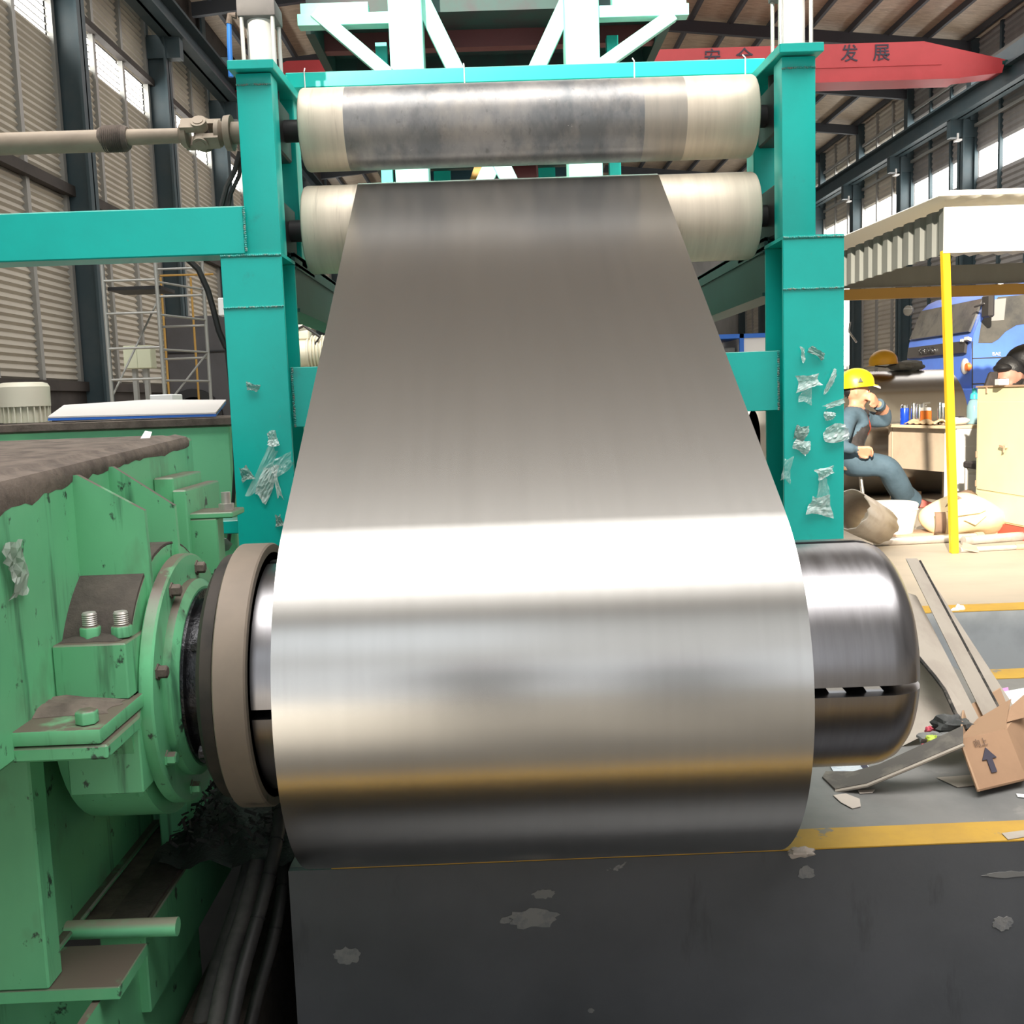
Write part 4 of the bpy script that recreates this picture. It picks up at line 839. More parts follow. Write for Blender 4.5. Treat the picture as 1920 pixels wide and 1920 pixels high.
MB().lathe((xf+4.6, YT+.1, .42), (0, 1, 0), [(0, .25), (.02, .40), (.2, .40), (.22, .25)], 28).build('wheel', M['rubber'], tk)
# lit blue framed board far behind, and pale shed
p0, p1 = P(1342, 662, 24), P(1448, 624, 24); sg = thing('container', (p0.x+1, 24, 0), 'white container with a blue frame behind the stand', 'container')
MB().box(p0.x+.62, p1.x+.6, 24, 26, 0, p1.z-.1).build('panel', M['white'], sg)
MB().box(p0.x-.6, p1.x+.7, 23.97, 26, p1.z-.1, p1.z).box(p0.x+.56, p0.x+.66, 23.97, 24.05, 0, p1.z).build('frame', M['bluesheet'], sg)
MB().box(p0.x-1.2, p0.x+.55, 24.4, 26, 0, p1.z-.3).build('grey_side', M['corrug'], sg)
wt = thing('white_tank', (2.36, 10.6, 0), 'white board standing behind the right leg', 'board'); q0, q1 = P(1385, 796, 10.6), P(1436, 765, 10.6)
MB().box(q0.x-.2, q1.x, 10.6, 10.66, q0.z, q1.z+.2).build('board_face', M['white'], wt); MB().box(q0.x, q0.x+.06, 10.6, 10.66, 0, q0.z).box(q1.x-.1, q1.x-.04, 10.6, 10.66, 0, q0.z).build('leg', M['white'], wt)
# ================================================================== people
def body_mesh(name, joints, bones, extra, zones, mats, root, voxel=.011):
    """one continuous figure: skinned skeleton + head and fingers, fused by a voxel remesh, coloured by nearest bone"""
    names = list(joints); idx = {k: i for i, k in enumerate(names)}
    me = bpy.data.meshes.new('tmp'); me.from_pydata([joints[k][0] for k in names], [(idx[a], idx[b]) for a, b, _ in bones], [])
    ob = bpy.data.objects.new('tmp', me); C.objects.link(ob)
    sk = ob.modifiers.new('k', 'SKIN')
    for i, k in enumerate(names):
        r = joints[k][1]; r = r if isinstance(r, tuple) else (r, r)
        me.skin_vertices[0].data[i].radius = r
    me.skin_vertices[0].data[0].use_root = True
    sub = ob.modifiers.new('s', 'SUBSURF'); sub.levels = 2
    dg = bpy.context.evaluated_depsgraph_get(); a = bpy.data.meshes.new_from_object(ob.evaluated_get(dg))
    bpy.data.objects.remove(ob)
    mb = MB(); mb.add([v.co for v in a.vertices], [tuple(p.vertices) for p in a.polygons])
    for fn in extra: fn(mb)
    me = bpy.data.meshes.new('tmp'); me.from_pydata(mb.v, [], mb.f); ob = bpy.data.objects.new('tmp', me); C.objects.link(ob)
    rm = ob.modifiers.new('r', 'REMESH'); rm.mode = 'VOXEL'; rm.voxel_size = voxel
    sm = ob.modifiers.new('m', 'SMOOTH'); sm.factor = .5; sm.iterations = 2
    dg = bpy.context.evaluated_depsgraph_get(); b = bpy.data.meshes.new_from_object(ob.evaluated_get(dg)); bpy.data.objects.remove(ob)
    for q in mats: b.materials.append(q)
    segs = [(Vector(joints[x][0]), Vector(joints[y][0]), z) for x, y, z in bones]
    mi = []
    for p in b.polygons:
        c = p.center; best = (9, 0)
        for s0, s1, z in segs:
            d = s1-s0; t = max(0, min(1, (c-s0).dot(d)/max(1e-9, d.length_squared))); dd = (c-(s0+d*t)).length
            if dd < best[0]: best = (dd, z)
        mi.append(zones(c, p.normal, best[1]))
    b.polygons.foreach_set('material_index', mi); b.polygons.foreach_set('use_smooth', [True]*len(b.polygons))
    b.transform(Matrix.Translation(-Vector(root.location))); b.name = name
    o = bpy.data.objects.new(name, b); C.objects.link(o); o.parent = root; return o
def head_extra(c, fwd, upv, r, ear=True):
    """skull, jaw, nose, brow, lips and ears around c, looking along fwd"""
    c = Vector(c); fwd = Vector(fwd).normalized(); sd = fwd.cross(Vector(upv)).normalized(); u = sd.cross(fwd)
    def q(x, y, z): return c+fwd*x*r+sd*y*r+u*z*r
    def fn(mb):
        mb.ball(q(-.08, 0, .18), r*.98, r*.84, r*.98, 16, 10)
        for x, y, z, s_ in ((.34, 0, -.42, .54), (.56, 0, -.80, .26), (.72, 0, .12, .34), (.88, 0, -.06, .13), (1.0, 0, -.22, .15), (.84, 0, -.52, .16), (.84, 0, -.62, .15), (.52, .36, -.2, .24), (.52, -.36, -.2, .24)):
            mb.ball(q(x, y, z), r*s_, None, None, 10, 8)
        for y in (-.84, .84):
            mb.ball(q(-.05, y, .0), r*.13, r*.10, r*.24, 8, 8)
    return fn
def face_parts(c, fwd, upv, r, root):
    c = Vector(c); fwd = Vector(fwd).normalized(); sd = fwd.cross(Vector(upv)).normalized(); u = sd.cross(fwd)
    for y in (-.33, .33):
        MB().ball(c+fwd*r*.80+sd*y*r+u*r*.10, r*.10, r*.10, r*.07, 10, 8).build('eye', M['white'], root)
        MB().ball(c+fwd*r*.875+sd*y*r+u*r*.10, r*.05, r*.05, r*.05, 8, 6).build('pupil', M['black'], root)
        MB().tube([c+fwd*r*.86+sd*(y-.15)*r+u*r*.25, c+fwd*r*.92+sd*y*r+u*r*.29, c+fwd*r*.84+sd*(y+.15)*r+u*r*.25], r*.035, 6).build('eyebrow', M['hair'], root)
def hand_extra(w, palm_dir, across, curl, s=1.0):
    """palm block and five tapering bent fingers"""
    w = Vector(w); d = Vector(palm_dir).normalized(); a = Vector(across).normalized(); n = d.cross(a).normalized()
    def fn(mb):
        mb.hexa([w+d*x*s+a*y*s+n*z*s for z in (-.013, .013) for x, y in ((0, -.030), (0, .030), (.085, .038), (.085, -.038))])
        for i, L_ in enumerate((.070, .080, .075, .058)):
            b = w+d*.083*s+a*(-.030+.0205*i)*s; p1 = b+(d*math.cos(curl*.5)+n*math.sin(curl*.5))*L_*.45*s; p2 = p1+(d*math.cos(curl*1.3)+n*math.sin(curl*1.3))*L_*.32*s; p3 = p2+(d*math.cos(curl*1.9)+n*math.sin(curl*1.9))*L_*.25*s
            mb.tube([b-d*.012*s, b, p1, p2, p3], [.0115*s, .0115*s, .0105*s, .0095*s, .008*s], 8)
        t0 = w+d*.022*s-a*.03*s; mb.tube([t0, t0-a*.028*s+d*.022*s+n*.006*s, t0-a*.034*s+d*.055*s+n*.016*s, t0-a*.026*s+d*.08*s+n*.02*s], [.014*s, .013*s, .0115*s, .009*s], 8)
    return fn
# --- worker seated by the desk
p1 = thing('person', (3.1, 8.75, 0), 'seated worker in yellow helmet and blue-grey workwear, hand at mouth', 'person')
Yp = 8.75
J = {'pelvis': (P(1590, 868, Yp), (.16, .14)), 'waist': (P(1592, 838, Yp), (.15, .125)), 'chest': (P(1603, 800, Yp), (.175, .145)), 'collar': (P(1603, 775, Yp), (.11, .10)), 'neck': (P(1601, 762, Yp), .050), 'headc': (P(1606, 742, Yp), .06),
     'shR': (P(1590, 785, Yp-.17), .075), 'elR': (P(1577, 838, Yp-.30), .062), 'wrR': (P(1606, 843, Yp-.34), .042),
     'shL': (P(1622, 785, Yp+.14), .078), 'elL': (P(1663, 790, Yp+.18), .072), 'fhL': (P(1656, 768, Yp+.08), .058), 'wrL': (P(1645, 756, Yp-.04), .036),
     'hipR': (P(1594, 872, Yp-.12), .115), 'knR': (P(1664, 872, Yp-.30), .108), 'shinR': (P(1686, 912, Yp-.2), .105), 'cuffR': (P(1702, 938, Yp-.05), .088), 'anR': (P(1712, 948, Yp), .040),
     'hipL': (P(1598, 868, Yp+.12), .11), 'knL': (P(1660, 868, Yp+.12), .095), 'shinL': (P(1672, 905, Yp+.2), .08), 'anL': (P(1690, 945, Yp+.25), .045)}
Z_ = dict(skin=0, coat=1, trouser=2)
Bn = [('pelvis', 'waist', 1), ('waist', 'chest', 1), ('chest', 'collar', 1), ('collar', 'neck', 0), ('neck', 'headc', 0), ('collar', 'shR', 5), ('shR', 'elR', 5), ('elR', 'wrR', 5), ('collar', 'shL', 5), ('shL', 'elL', 5), ('elL', 'fhL', 5), ('fhL', 'wrL', 0),
      ('pelvis', 'hipR', 2), ('hipR', 'knR', 2), ('knR', 'shinR', 2), ('shinR', 'cuffR', 2), ('cuffR', 'anR', 0), ('pelvis', 'hipL', 2), ('hipL', 'knL', 2), ('knL', 'shinL', 2), ('shinL', 'anL', 2)]
hcen = P(1607, 736, Yp); hf = Vector((1, -.35, -.12)); hu = Vector((.1, 0, 1)); hr = .102
wl_ = J['wrL'][0]; wr_ = J['wrR'][0]
ex = [head_extra(hcen, hf, hu, hr), hand_extra(wl_, (P(1631, 739, Yp-.12)-wl_), (0.2, .2, 1), .9, 1.0), hand_extra(wr_, (P(1634, 845, Yp-.36)-wr_), (0, -.5, .9), 1.0, 1.05)]
ctr = J['chest'][0]
def zn(c, n, z):
    if (c-wl_).length < .03: return 0
    if (c-wr_).length < .14 and c.x > wr_.x+.01: return 0
    if z == 5: return 1
    if z == 1:
        hgt = c.z-J['waist'][0].z; an = math.degrees(math.atan2(n.x, -n.y))
        if -.07 < hgt < .32 and -12 < an < 48+hgt*20: return 3
        if .10 < hgt < .27 and 48 <= an < 82: return 4
        if .19 < hgt < .26 and -30 < an <= -12: return 4
    if z == 0 and c.z < .3: return 0
    return z
body_mesh('body', J, Bn, ex, zn, [M['skin'], M['denim'], M['denim'], M['vest'], M['orange_patch']], p1)
face_parts(hcen, hf, hu, hr, p1)
MB().grid(lambda u, v_: hcen+Matrix.Rotation(math.atan2(hf.y, hf.x), 3, 'Z') @ Vector((.12+.07*v_, -.075+.15*u, .075-.03*v_-.25*(u-.5)**2*.3)), 6, 3).build('visor', M['clear_lens'], p1, thick=.003)
ho = helmet(hcen+Vector((-.012, 0, .078)), .132, M['helmet_y'], math.atan2(hf.y, hf.x), -.10, p1, 'helmet')
MB().ball(hcen-hf.normalized()*.055+Vector((0, 0, .015)), .075, .078, .075, 16, 10).build('hair', M['hair'], p1)
MB().tube([J['neck'][0]+Vector((-.09, -.03, -.02)), J['neck'][0]+Vector((.0, -.095, -.035)), J['neck'][0]+Vector((.10, -.03, -.055)), J['neck'][0]+Vector((.06, .08, -.03))], .026, 8).build('collar', M['vest'], p1)
MB().tube([J['fhL'][0]+(wl_-J['fhL'][0])*.55, J['fhL'][0]+(wl_-J['fhL'][0])*.85], .052, 14).build('cuff', M['denim'], p1)
cf = J['cuffR'][0]; d_ = (J['anR'][0]-cf).normalized(); MB().tube([cf-d_*.10, cf+d_*.03], [.105, .112], 16).build('trouser_cuff', M['denim'], p1)
a_ = J['anR'][0]; ft = Vector((.88, -.3, 0)).normalized()
def shoe(a, ft, par):
    b = MB(); s_ = ft.cross(Vector((0, 0, 1))); v_ = []
    for x, wd, h in ((-.07, .030, .075), (-.03, .038, .095), (.04, .042, .075), (.11, .044, .05), (.16, .036, .035), (.185, .018, .02)):
        o = Vector((a.x, a.y, 0))+ft*x; v_ += [o-s_*wd+Vector((0, 0, .004)), o+s_*wd+Vector((0, 0, .004)), o+s_*wd*.7+Vector((0, 0, h)), o-s_*wd*.7+Vector((0, 0, h))]
    f_ = [(4*i+k, 4*i+(k+1) % 4, 4*i+4+(k+1) % 4, 4*i+4+k) for i in range(5) for k in range(4)]+[(3, 2, 1, 0), (20, 21, 22, 23)]
    b.add(v_, f_).build('shoe', M['shoe'], par, bev=.006, recalc=True)
shoe(a_+ft*.02, ft, p1); shoe(J['anL'][0], Vector((.9, .2, 0)).normalized(), p1)
# --- the photographer, mirrored in the coil, and a companion
def standing(x, y, label, arms):
    t = thing('person', (x, y, -.4), label, 'person'); o = Vector((x, y, -.4))
    def v(a, b, c): return o+Vector((a, b, c))
    J3 = {'pelvis': (v(0, 0, .92), (.15, .11)), 'chest': (v(0, 0, 1.25), (.17, .12)), 'neck': (v(0, 0, 1.45), .055), 'head': (v(0, .02, 1.55), .07), 'shL': (v(-.19, 0, 1.38), .065), 'shR': (v(.19, 0, 1.38), .065),
          'elL': (v(-.27, .04, 1.12), .05), 'elR': (v(.27, .04, 1.12), .05), 'wrL': (v(-.12, .20, 1.32) if arms else v(-.27, .12, .88), .034), 'wrR': (v(.12, .20, 1.32) if arms else v(.27, .12, .88), .034),
          'hL': (v(-.10, 0, .88), .09), 'hR': (v(.10, 0, .88), .09), 'kL': (v(-.11, .02, .48), .065), 'kR': (v(.11, .02, .48), .065), 'aL': (v(-.12, -.02, .09), .045), 'aR': (v(.12, -.02, .09), .045)}
    B3 = [('pelvis', 'chest', 1), ('chest', 'neck', 1), ('neck', 'head', 0), ('chest', 'shL', 1), ('shL', 'elL', 1), ('elL', 'wrL', 1), ('chest', 'shR', 1), ('shR', 'elR', 1), ('elR', 'wrR', 1), ('pelvis', 'hL', 2), ('hL', 'kL', 2), ('kL', 'aL', 2), ('pelvis', 'hR', 2), ('hR', 'kR', 2), ('kR', 'aR', 2)]
    hd = (v(0, .2, 1.4)-J3['wrL'][0])*.4+Vector((0, 0, .08)) if arms else Vector((0, .03, -1))
    hd2 = Vector((-hd.x, hd.y, hd.z))
    body_mesh('body', J3, B3, [head_extra(v(0, .03, 1.60), (0, 1, -.1), (0, 0, 1), .108), hand_extra(J3['wrL'][0], hd, (0, 1, 0), .7), hand_extra(J3['wrR'][0], hd2, (0, 1, 0), .7)], lambda c, n, z: z, [M['skin2'], M['vest'], M['vest']], t, .014)
    face_parts(v(0, .03, 1.60), (0, 1, -.1), (0, 0, 1), .108, t)
    MB().ball(v(0, -.005, 1.645), .098, .105, .09, 16, 10).build('hair', M['hair'], t)
    shoe(J3['aL'][0]+Vector((0, 0, 0)), Vector((0, 1, 0)), t) if False else None
    for k in ('aL', 'aR'): MB().hexa([J3[k][0]+Vector((a, b, c-.09)) for c in (.002, .075) for a, b in ((-.04, -.08), (.04, -.08), (.045, .18), (-.045, .18))]).build('shoe', M['black'], t, bev=.012)
    return t
standing(-.10, -.34, 'dark-clothed person standing behind the pit, mirrored in the coil', True)
standing(.78, -.75, 'second dark-clothed person mirrored fainter in the coil', False)
# stool under him
st = thing('stool', (3.05, 8.75, 0), 'brown round stool under the seated worker', 'stool')
sp = P(1594, 890, 8.75); sp.y = 8.75; zs = .395
MB().lathe((sp.x, 8.75, zs-.04), (0, 0, 1), [(0, .15), (.005, .165), (.03, .165), (.04, .15)], 24).build('seat', M['stoolwood'], st)
for a in range(4):
    t = a*math.pi/2+.5; MB().cyl((sp.x+.11*math.cos(t), 8.75+.11*math.sin(t), zs-.04), (sp.x+.17*math.cos(t), 8.75+.17*math.sin(t), 0), .012, n=8).build('leg', M['galv'], st)
# --- person bending forward behind the cabinet
p2 = thing('person', (4.3, 7.85, 0), 'black-haired person in dark clothes bending over behind the cream cabinet', 'person')
Y2 = 7.85
J2 = {'pelvis': (P(1990, 900, Y2+.1), (.16, .15)), 'waist': (P(1985, 820, Y2+.1), (.16, .15)), 'chest': (P(1968, 700, Y2+.12), (.22, .20)), 'collar': (P(1934, 684, Y2+.10), (.17, .15)), 'neck': (P(1918, 698, Y2+.04), .07), 'headc': (P(1902, 700, Y2), .07),
      'shR': (P(1938, 735, Y2-.12), .08), 'elR': (P(1925, 790, Y2-.05), .06), 'wrR': (P(1895, 772, Y2), .04), 'shL': (P(1945, 700, Y2+.26), .08), 'elL': (P(1930, 780, Y2+.3), .06), 'wrL': (P(1890, 775, Y2+.2), .04),
      'knR': (P(1930, 880, Y2), .1), 'anR': (P(1935, 985, Y2+.1), .06), 'knL': (P(1935, 880, Y2+.3), .1), 'anL': (P(1940, 975, Y2+.3), .06)}
B2 = [('pelvis', 'waist', 1), ('waist', 'chest', 1), ('chest', 'collar', 1), ('collar', 'neck', 0), ('neck', 'headc', 0), ('collar', 'shR', 1), ('shR', 'elR', 1), ('elR', 'wrR', 0), ('collar', 'shL', 1), ('shL', 'elL', 1), ('elL', 'wrL', 0), ('pelvis', 'knR', 1), ('knR', 'anR', 1), ('pelvis', 'knL', 1), ('knL', 'anL', 1)]
h2 = P(1893, 711, Y2-.06); f2 = Vector((-.80, -.48, -.36)); u2 = Vector((-.4, 0, .9))
body_mesh('body', J2, B2, [head_extra(h2, f2, u2, .112), hand_extra(J2['wrR'][0], (-1, 0, -.2), (0, 1, 0), .6), hand_extra(J2['wrL'][0], (-1, 0, -.2), (0, 1, 0), .6)], lambda c, n, z: z, [M['skin2'], M['vest']], p2)
face_parts(h2, f2, u2, .112, p2)
hb = MB(); f2n = f2.normalized(); s2 = f2n.cross(u2).normalized(); uu = s2.cross(f2n)
hb.ball(h2+uu*.06-f2n*.055, .116, .112, .108, 20, 12); hb.ball(h2+Vector((.16, .02, .15)), .17, .15, .12, 18, 10); hb.ball(h2-f2n*.085+uu*.01, .085, .09, .10, 16, 10); hb.ball(h2+uu*.10+f2n*.02, .07, .08, .04, 14, 8)
hb.build('hair', M['hair'], p2)
ch = thing('chair', (3.9, 7.4, 0), 'black chair back showing beside the bending person', 'chair')
q = P(1858, 715, 7.5); MB().hexa([q+Vector((-.09, -.02, -.16)), q+Vector((.03, -.02, -.16)), q+Vector((.03, .03, -.16)), q+Vector((-.09, .03, -.16)), q+Vector((-.01, -.02, .07)), q+Vector((.05, -.02, .07)), q+Vector((.05, .03, .07)), q+Vector((-.01, .03, .07))]).build('backrest', M['vest'], ch, bev=.012)
MB().box(q.x-.1, q.x+.35, 7.42, 7.72, .42, .47).build('seat', M['vest'], ch, bev=.01)
for dx, dy_ in ((-.08, 7.44), (.32, 7.44), (-.08, 7.7), (.32, 7.7)): MB().cyl((q.x+dx, dy_, 0), (q.x+dx, dy_, .42), .014, n=8).build('leg', M['galv'], ch)
MB().bar((q.x-.06, 7.5, .45), (q.x-.02, 7.5, q.z-.1), .02, .02).build('upright', M['galv'], ch)
# ================================================================== floor things, right
bk = thing('bucket', (2.73, 6.9, 0), 'white plastic bucket in front of the worker', 'bucket')
c = Zp(1674, 1005); h_ = .245
MB().lathe((c.x, c.y, 0), (0, 0, 1), [(0, .125), (.004, .13), (h_-.03, .168), (h_-.012, .170), (h_-.002, .158), (h_, .14), (h_, .01)], 40).build('bucket_shell', M['bucket'], bk)
MB().tube([(c.x+.168*math.cos(a), c.y-.168*math.sin(a), h_-.05) for a in [2*math.pi*i/32 for i in range(33)]], .003, 6).build('rim_band', M['bucket'], bk)
rl = thing('paper_roll', (2.4, 6.5, 0), 'grey cardboard tube with torn ends leaning beside the bucket', 'tube')
a = P(1592, 955, 6.2); b = P(1648, 985, 6.6); d = (b-a).normalized()
q = MB(); rr = random.Random(9); n = 28; e1 = Vector((0, 0, 1)); e1 = (e1-d*e1.dot(d)).normalized(); e2 = d.cross(e1); v_ = []
for k, (o, rad) in enumerate(((a, .125), (a+(b-a)*.5, .125), (b, .12))):
    for i in range(n): v_.append(o+(e1*math.cos(6.283*i/n)+e2*math.sin(6.283*i/n))*rad+d*(rr.uniform(-.03, .03) if k != 1 else 0))
q.add(v_, [(k*n+i, k*n+(i+1) % n, (k+1)*n+(i+1) % n, (k+1)*n+i) for k in range(2) for i in range(n)]); q.build('tube_wall', M['card_grey'], rl, thick=.008)
# sack bag
sk = thing('sack', (3.4, 7.0, 0), 'full tan sack with flaps lying by the cabinet', 'sack')
b = MB().ball(P(1806, 965, 7.05)+Vector((0, 0, -.01)), .31, .20, .145, 32, 16); rr = random.Random(2); c = P(1806, 965, 7.05)
b.v = [tuple(Vector(v)+Vector((0, 0, .018*math.sin(14*v[0])+.012*math.sin(23*v[1]+9*v[0])))) for v in b.v]; b.v = [(x, y, max(.004, z)) for x, y, z in b.v]
b.build('sack_body', M['sack'], sk)
for pts in ([(1772, 958), (1790, 953), (1850, 955), (1836, 962), (1790, 968)], [(1806, 975), (1850, 966), (1828, 985)]):
    MB().ext([P(x, y, 6.84) for x, y in pts], (0, -.012, 0)).build('sack_flap', M['sack'], sk, bev=.003)
MB().grid(lambda u, v_: P(1752+20*u+30*v_*0, 1000-40*v_, 6.86)+Vector((.0, -.02*math.sin(3*v_), 0)), 3, 6).build('sack_end', M['sack_dark'], sk, thick=.006)
clo = MB(); clo.grid(lambda u, v_: P(1772+105*u, 944-26*math.sin(math.pi*min(1, u*1.05)**.7)*(1-v_*.2)+22*u*u+10*v_, 6.95+.3*(1-v_))+Vector((0, 0, .012*math.sin(17*u+5*v_))), 22, 6)
tag(clo.build('cloth', M['sack_dark'], thick=.02), 'brown cloth draped over the tan sack', 'cloth')
# pipes and planks on the floor behind the post
for i, (a, b, r_, mt, lb, nm) in enumerate((((1640, 1024), (1842, 1014), .028, 'galv', 'shiny pipe on the floor, left of the yellow post foot', 'pipe'), ((1806, 1022), (1935, 1012), .030, 'galv', 'shiny pipe on the floor, right of the yellow post foot', 'pipe'),
        ((1800, 1036), (1918, 1030), .017, 'galv', 'thin short pipe lying in front of the shiny pipes', 'pipe'))):
    pa, pb_ = Zp(*a), Zp(*b); t = thing(nm, (pa+pb_)/2, lb, 'pipe'); pa.z = pb_.z = r_
    MB().tube([pa, pa+(pb_-pa)*.33, pa+(pb_-pa)*.66, pb_], r_, 14).build('pipe_tube', M[mt], t); MB().cyl(pb_-(pb_-pa).normalized()*.05, pb_, r_*1.2, n=14).build('pipe_collar', M['plank'], t)
a, b = Zp(1640, 1012), Zp(1895, 1002); tag(MB().hexa([(a.x, a.y, .002), (b.x, b.y, .002), (b.x, b.y+.22, .002), (a.x, a.y+.22, .002), (a.x, a.y, .03), (b.x, b.y, .03), (b.x, b.y+.22, .03), (a.x, a.y+.22, .03)]).build('plank', M['plank'], bev=.004), 'weathered plank behind the shiny floor pipes', 'plank')
pc = Zp(1818, 1036); tag(MB().ext([(pc.x-.05, pc.y, .02), (pc.x+.04, pc.y-.04, .004), (pc.x+.05, pc.y+.02, .03), (pc.x-.02, pc.y+.05, .05)], (0, 0, .01)).build('metal_scrap', M['plank']), 'small bent scrap between the pipes by the yellow post', 'scrap')
# carton with arrow
bx = thing('carton', (1.15, 2.62, 0), 'brown open carton with a black arrow, tipped on its edge', 'box')
f0, f1 = Vector(Zp(1835, 1484, .0)), None
FL = [P(1834, 1484, 2.50), P(1925, 1462, 2.56), P(1885, 1355, 2.66), P(1799, 1386, 2.60)]   # face with the arrow: bl, br, tr, tl
FL[2] = FL[1]+FL[3]-FL[0]; dep = Vector((.16, .33, -.03)); o_ = FL
def quad(pts, n_, mt, off=.004, nm='panel'):
    return MB().ext(pts, n_).build(nm, M[mt], bx)
nr = (FL[1]-FL[0]).cross(FL[3]-FL[0]).normalized()
quad(FL, -nr*.005, 'card', nm='arrow_panel')
ed = (FL[1]-FL[0]).normalized(); ht = (FL[3]-FL[0]); rightd = Vector((.20, .27, .0))
quad([FL[1], FL[1]+rightd, FL[2]+rightd, FL[2]], Vector((-.005, .005, 0)), 'card', nm='side_panel')
quad([FL[0]+dep, FL[0]+dep+rightd*.6+ed*.1, FL[3]+dep+rightd*.6+ed*.1, FL[3]+dep], Vector((0, .005, 0)), 'card_in', nm='back_panel')
quad([FL[0], FL[0]+dep, FL[3]+dep, FL[3]], Vector((.005, 0, 0)), 'card_in', nm='side_panel')
quad([FL[0], FL[1], FL[1]+dep, FL[0]+dep], Vector((0, 0, .005)), 'card', nm='bottom_panel')
q0, q1, q2, q3 = FL[3], FL[2], P(1893, 1335, 2.80), P(1843, 1338, 2.82)
MB().ext([q0, q1, P(1887, 1352, 2.70), P(1896, 1310, 2.86), P(1832, 1348, 2.84)], (0, 0, -.004)).build('top_flap', M['card'], bx)
MB().ext([q1, q1+rightd, P(1930, 1300, 2.98), P(1890, 1352, 2.72)], (0, .004, 0)).build('top_flap', M['card_in'], bx)
MB().ext([P(1888, 1354, 2.7), P(1895, 1326, 2.78), P(1925, 1300, 2.86), P(1932, 1342, 2.76)], (0, .004, 0)).build('top_flap', M['card'], bx)
eu = ht.normalized(); ex_ = ed; cc = FL[0]+ (FL[1]-FL[0])*.42+ht*.42+nr*.002
W_ = (FL[1]-FL[0]).length; Hh = ht.length
ar = [(-.09, -.20), (.09, -.20), (.09, .12), (.24, .12), (0, .40), (-.24, .12), (-.09, .12)]
MB().ext([cc+ex_*x*W_*.62+eu*y*Hh*.8+nr*.002 for x, y in ar], -nr*.002).build('printed_arrow', M['ink'], bx)
text_part('printed_mark', '向上', M['sack_dark'], cc+eu*Hh*.42+ex_*W_*(-.06)+nr*.002, ex_, eu, .024, bx, .0006)
# leaning boards, dark board, rubbish
def board(name, pts, off, mt, label, parent=None, edge=None):
    t = thing(name, sum(pts, Vector())/len(pts), label, 'board', 'boards leaning on the floor')
    MB().ext(pts, off).build('board_sheet', M[mt], t)
    if edge: MB().tube(edge, .006, 6).build('torn_edge', M['card_dark'], t)
board('board', [P(1700, 1050, 3.35), P(1722, 1050, 3.4), P(1872, 1330, 3.02), P(1845, 1345, 2.95)], (0, .012, .004), 'card_grey', 'pale grey board strip leaning nearest to the carton', edge=[P(1724, 1052, 3.42), P(1874, 1331, 3.03)])
board('board', [P(1722, 1070, 3.45), P(1735, 1070, 3.5), P(1905, 1330, 3.12), P(1880, 1338, 3.08)], (0, .012, .004), 'card_grey', 'thin far board leaning behind the pale grey strip')
board('board', [P(1660, 1100, 3.25), P(1720, 1120, 3.3), P(1838, 1352, 2.92), P(1805, 1362, 2.86), P(1770, 1290, 2.98), P(1720, 1230, 3.06)], (0, .012, .004), 'card_grey', 'wide pale board with a torn black edge beside the mandrel end', edge=[P(1720, 1230, 3.05), P(1752, 1268, 3.0), P(1770, 1292, 2.97), P(1790, 1335, 2.9), P(1806, 1364, 2.85)])
board('board', [P(1690, 1210, 3.3), P(1742, 1225, 3.3), P(1800, 1350, 3.0), P(1740, 1375, 2.9), P(1690, 1400, 2.9)], (0, .012, .004), 'card_grey', 'short grey board lowest behind the mandrel end')
db = thing('dark_board', (1.1, 2.66, 0), 'worn dark board sloping up from the floor under the mandrel', 'board')
fe = [Zp(1542, 1456, .006), Zp(1566, 1479, .006), Zp(1625, 1468, .03), Zp(1700, 1437, .075), Zp(1806, 1392, .13)]; be = [Zp(1548, 1446, .004), Zp(1600, 1446, .02), Zp(1650, 1432, .05), Zp(1720, 1400, .10), Zp(1806, 1360, .16)]
bd = MB(); v_ = fe+be+[q-Vector((0, 0, .014)) for q in fe+be]; n = 5
bd.add(v_, [(i, i+1, n+i+1, n+i) for i in range(4)]+[(2*n+i+1, 2*n+i, 3*n+i, 3*n+i+1) for i in range(4)]+[(i+1, i, 2*n+i, 2*n+i+1) for i in range(4)]+[(n+i, n+i+1, 3*n+i+1, 3*n+i) for i in range(4)]+[(0, n, 3*n, 2*n), (n-1, 3*n-1, 4*n-1, 2*n-1)]).build('board_sheet', M['card_worn'], db)
MB().tube([q+Vector((0, -.002, -.006)) for q in fe[1:]], .005, 6).build('torn_edge', M['card_grey'], db)
for i, (px, py, Y, rx, ry, rz, mt, lb, cat) in enumerate(((1785, 1362, 2.86, .055, .05, .028, 'rag', 'dark crumpled rag on the sloping dark board', 'rag'), (1762, 1384, 2.82, .05, .04, .016, 'rag2', 'grey paper scrap below the dark rag', 'scrap'), (1748, 1386, 2.80, .022, .018, .010, 'lime', 'lime green scrap on the dark board', 'scrap'), (1734, 1400, 2.78, .012, .012, .008, 'pinkscrap', 'small red-pink scrap at the rubbish edge', 'scrap'), (1800, 1378, 2.84, .045, .03, .018, 'rag', 'dark rag tucked against the carton', 'rag'), (1744, 1370, 2.9, .014, .014, .012, 'pinkscrap', 'faint red scrap above the lime scrap', 'scrap'))):
    tag(blob('rag' if cat == 'rag' else 'scrap', M[mt], P(px, py, Y-.06), rx, ry, rz, 20+i, amp=.55), lb, cat)
def flat(name, pts, mt, label, cat, z=.002, t=.0015):
    return tag(MB().ext([Zp(x, y)+Vector((0, 0, z)) for x, y in pts], (0, 0, t)).build(name, M[mt], smooth=False), label, cat)
lf = flat('leaflet', [(1556, 1437), (1625, 1434), (1636, 1449), (1570, 1462)], 'paper_print', 'printed pale leaflet on the floor under the mandrel', 'paper')
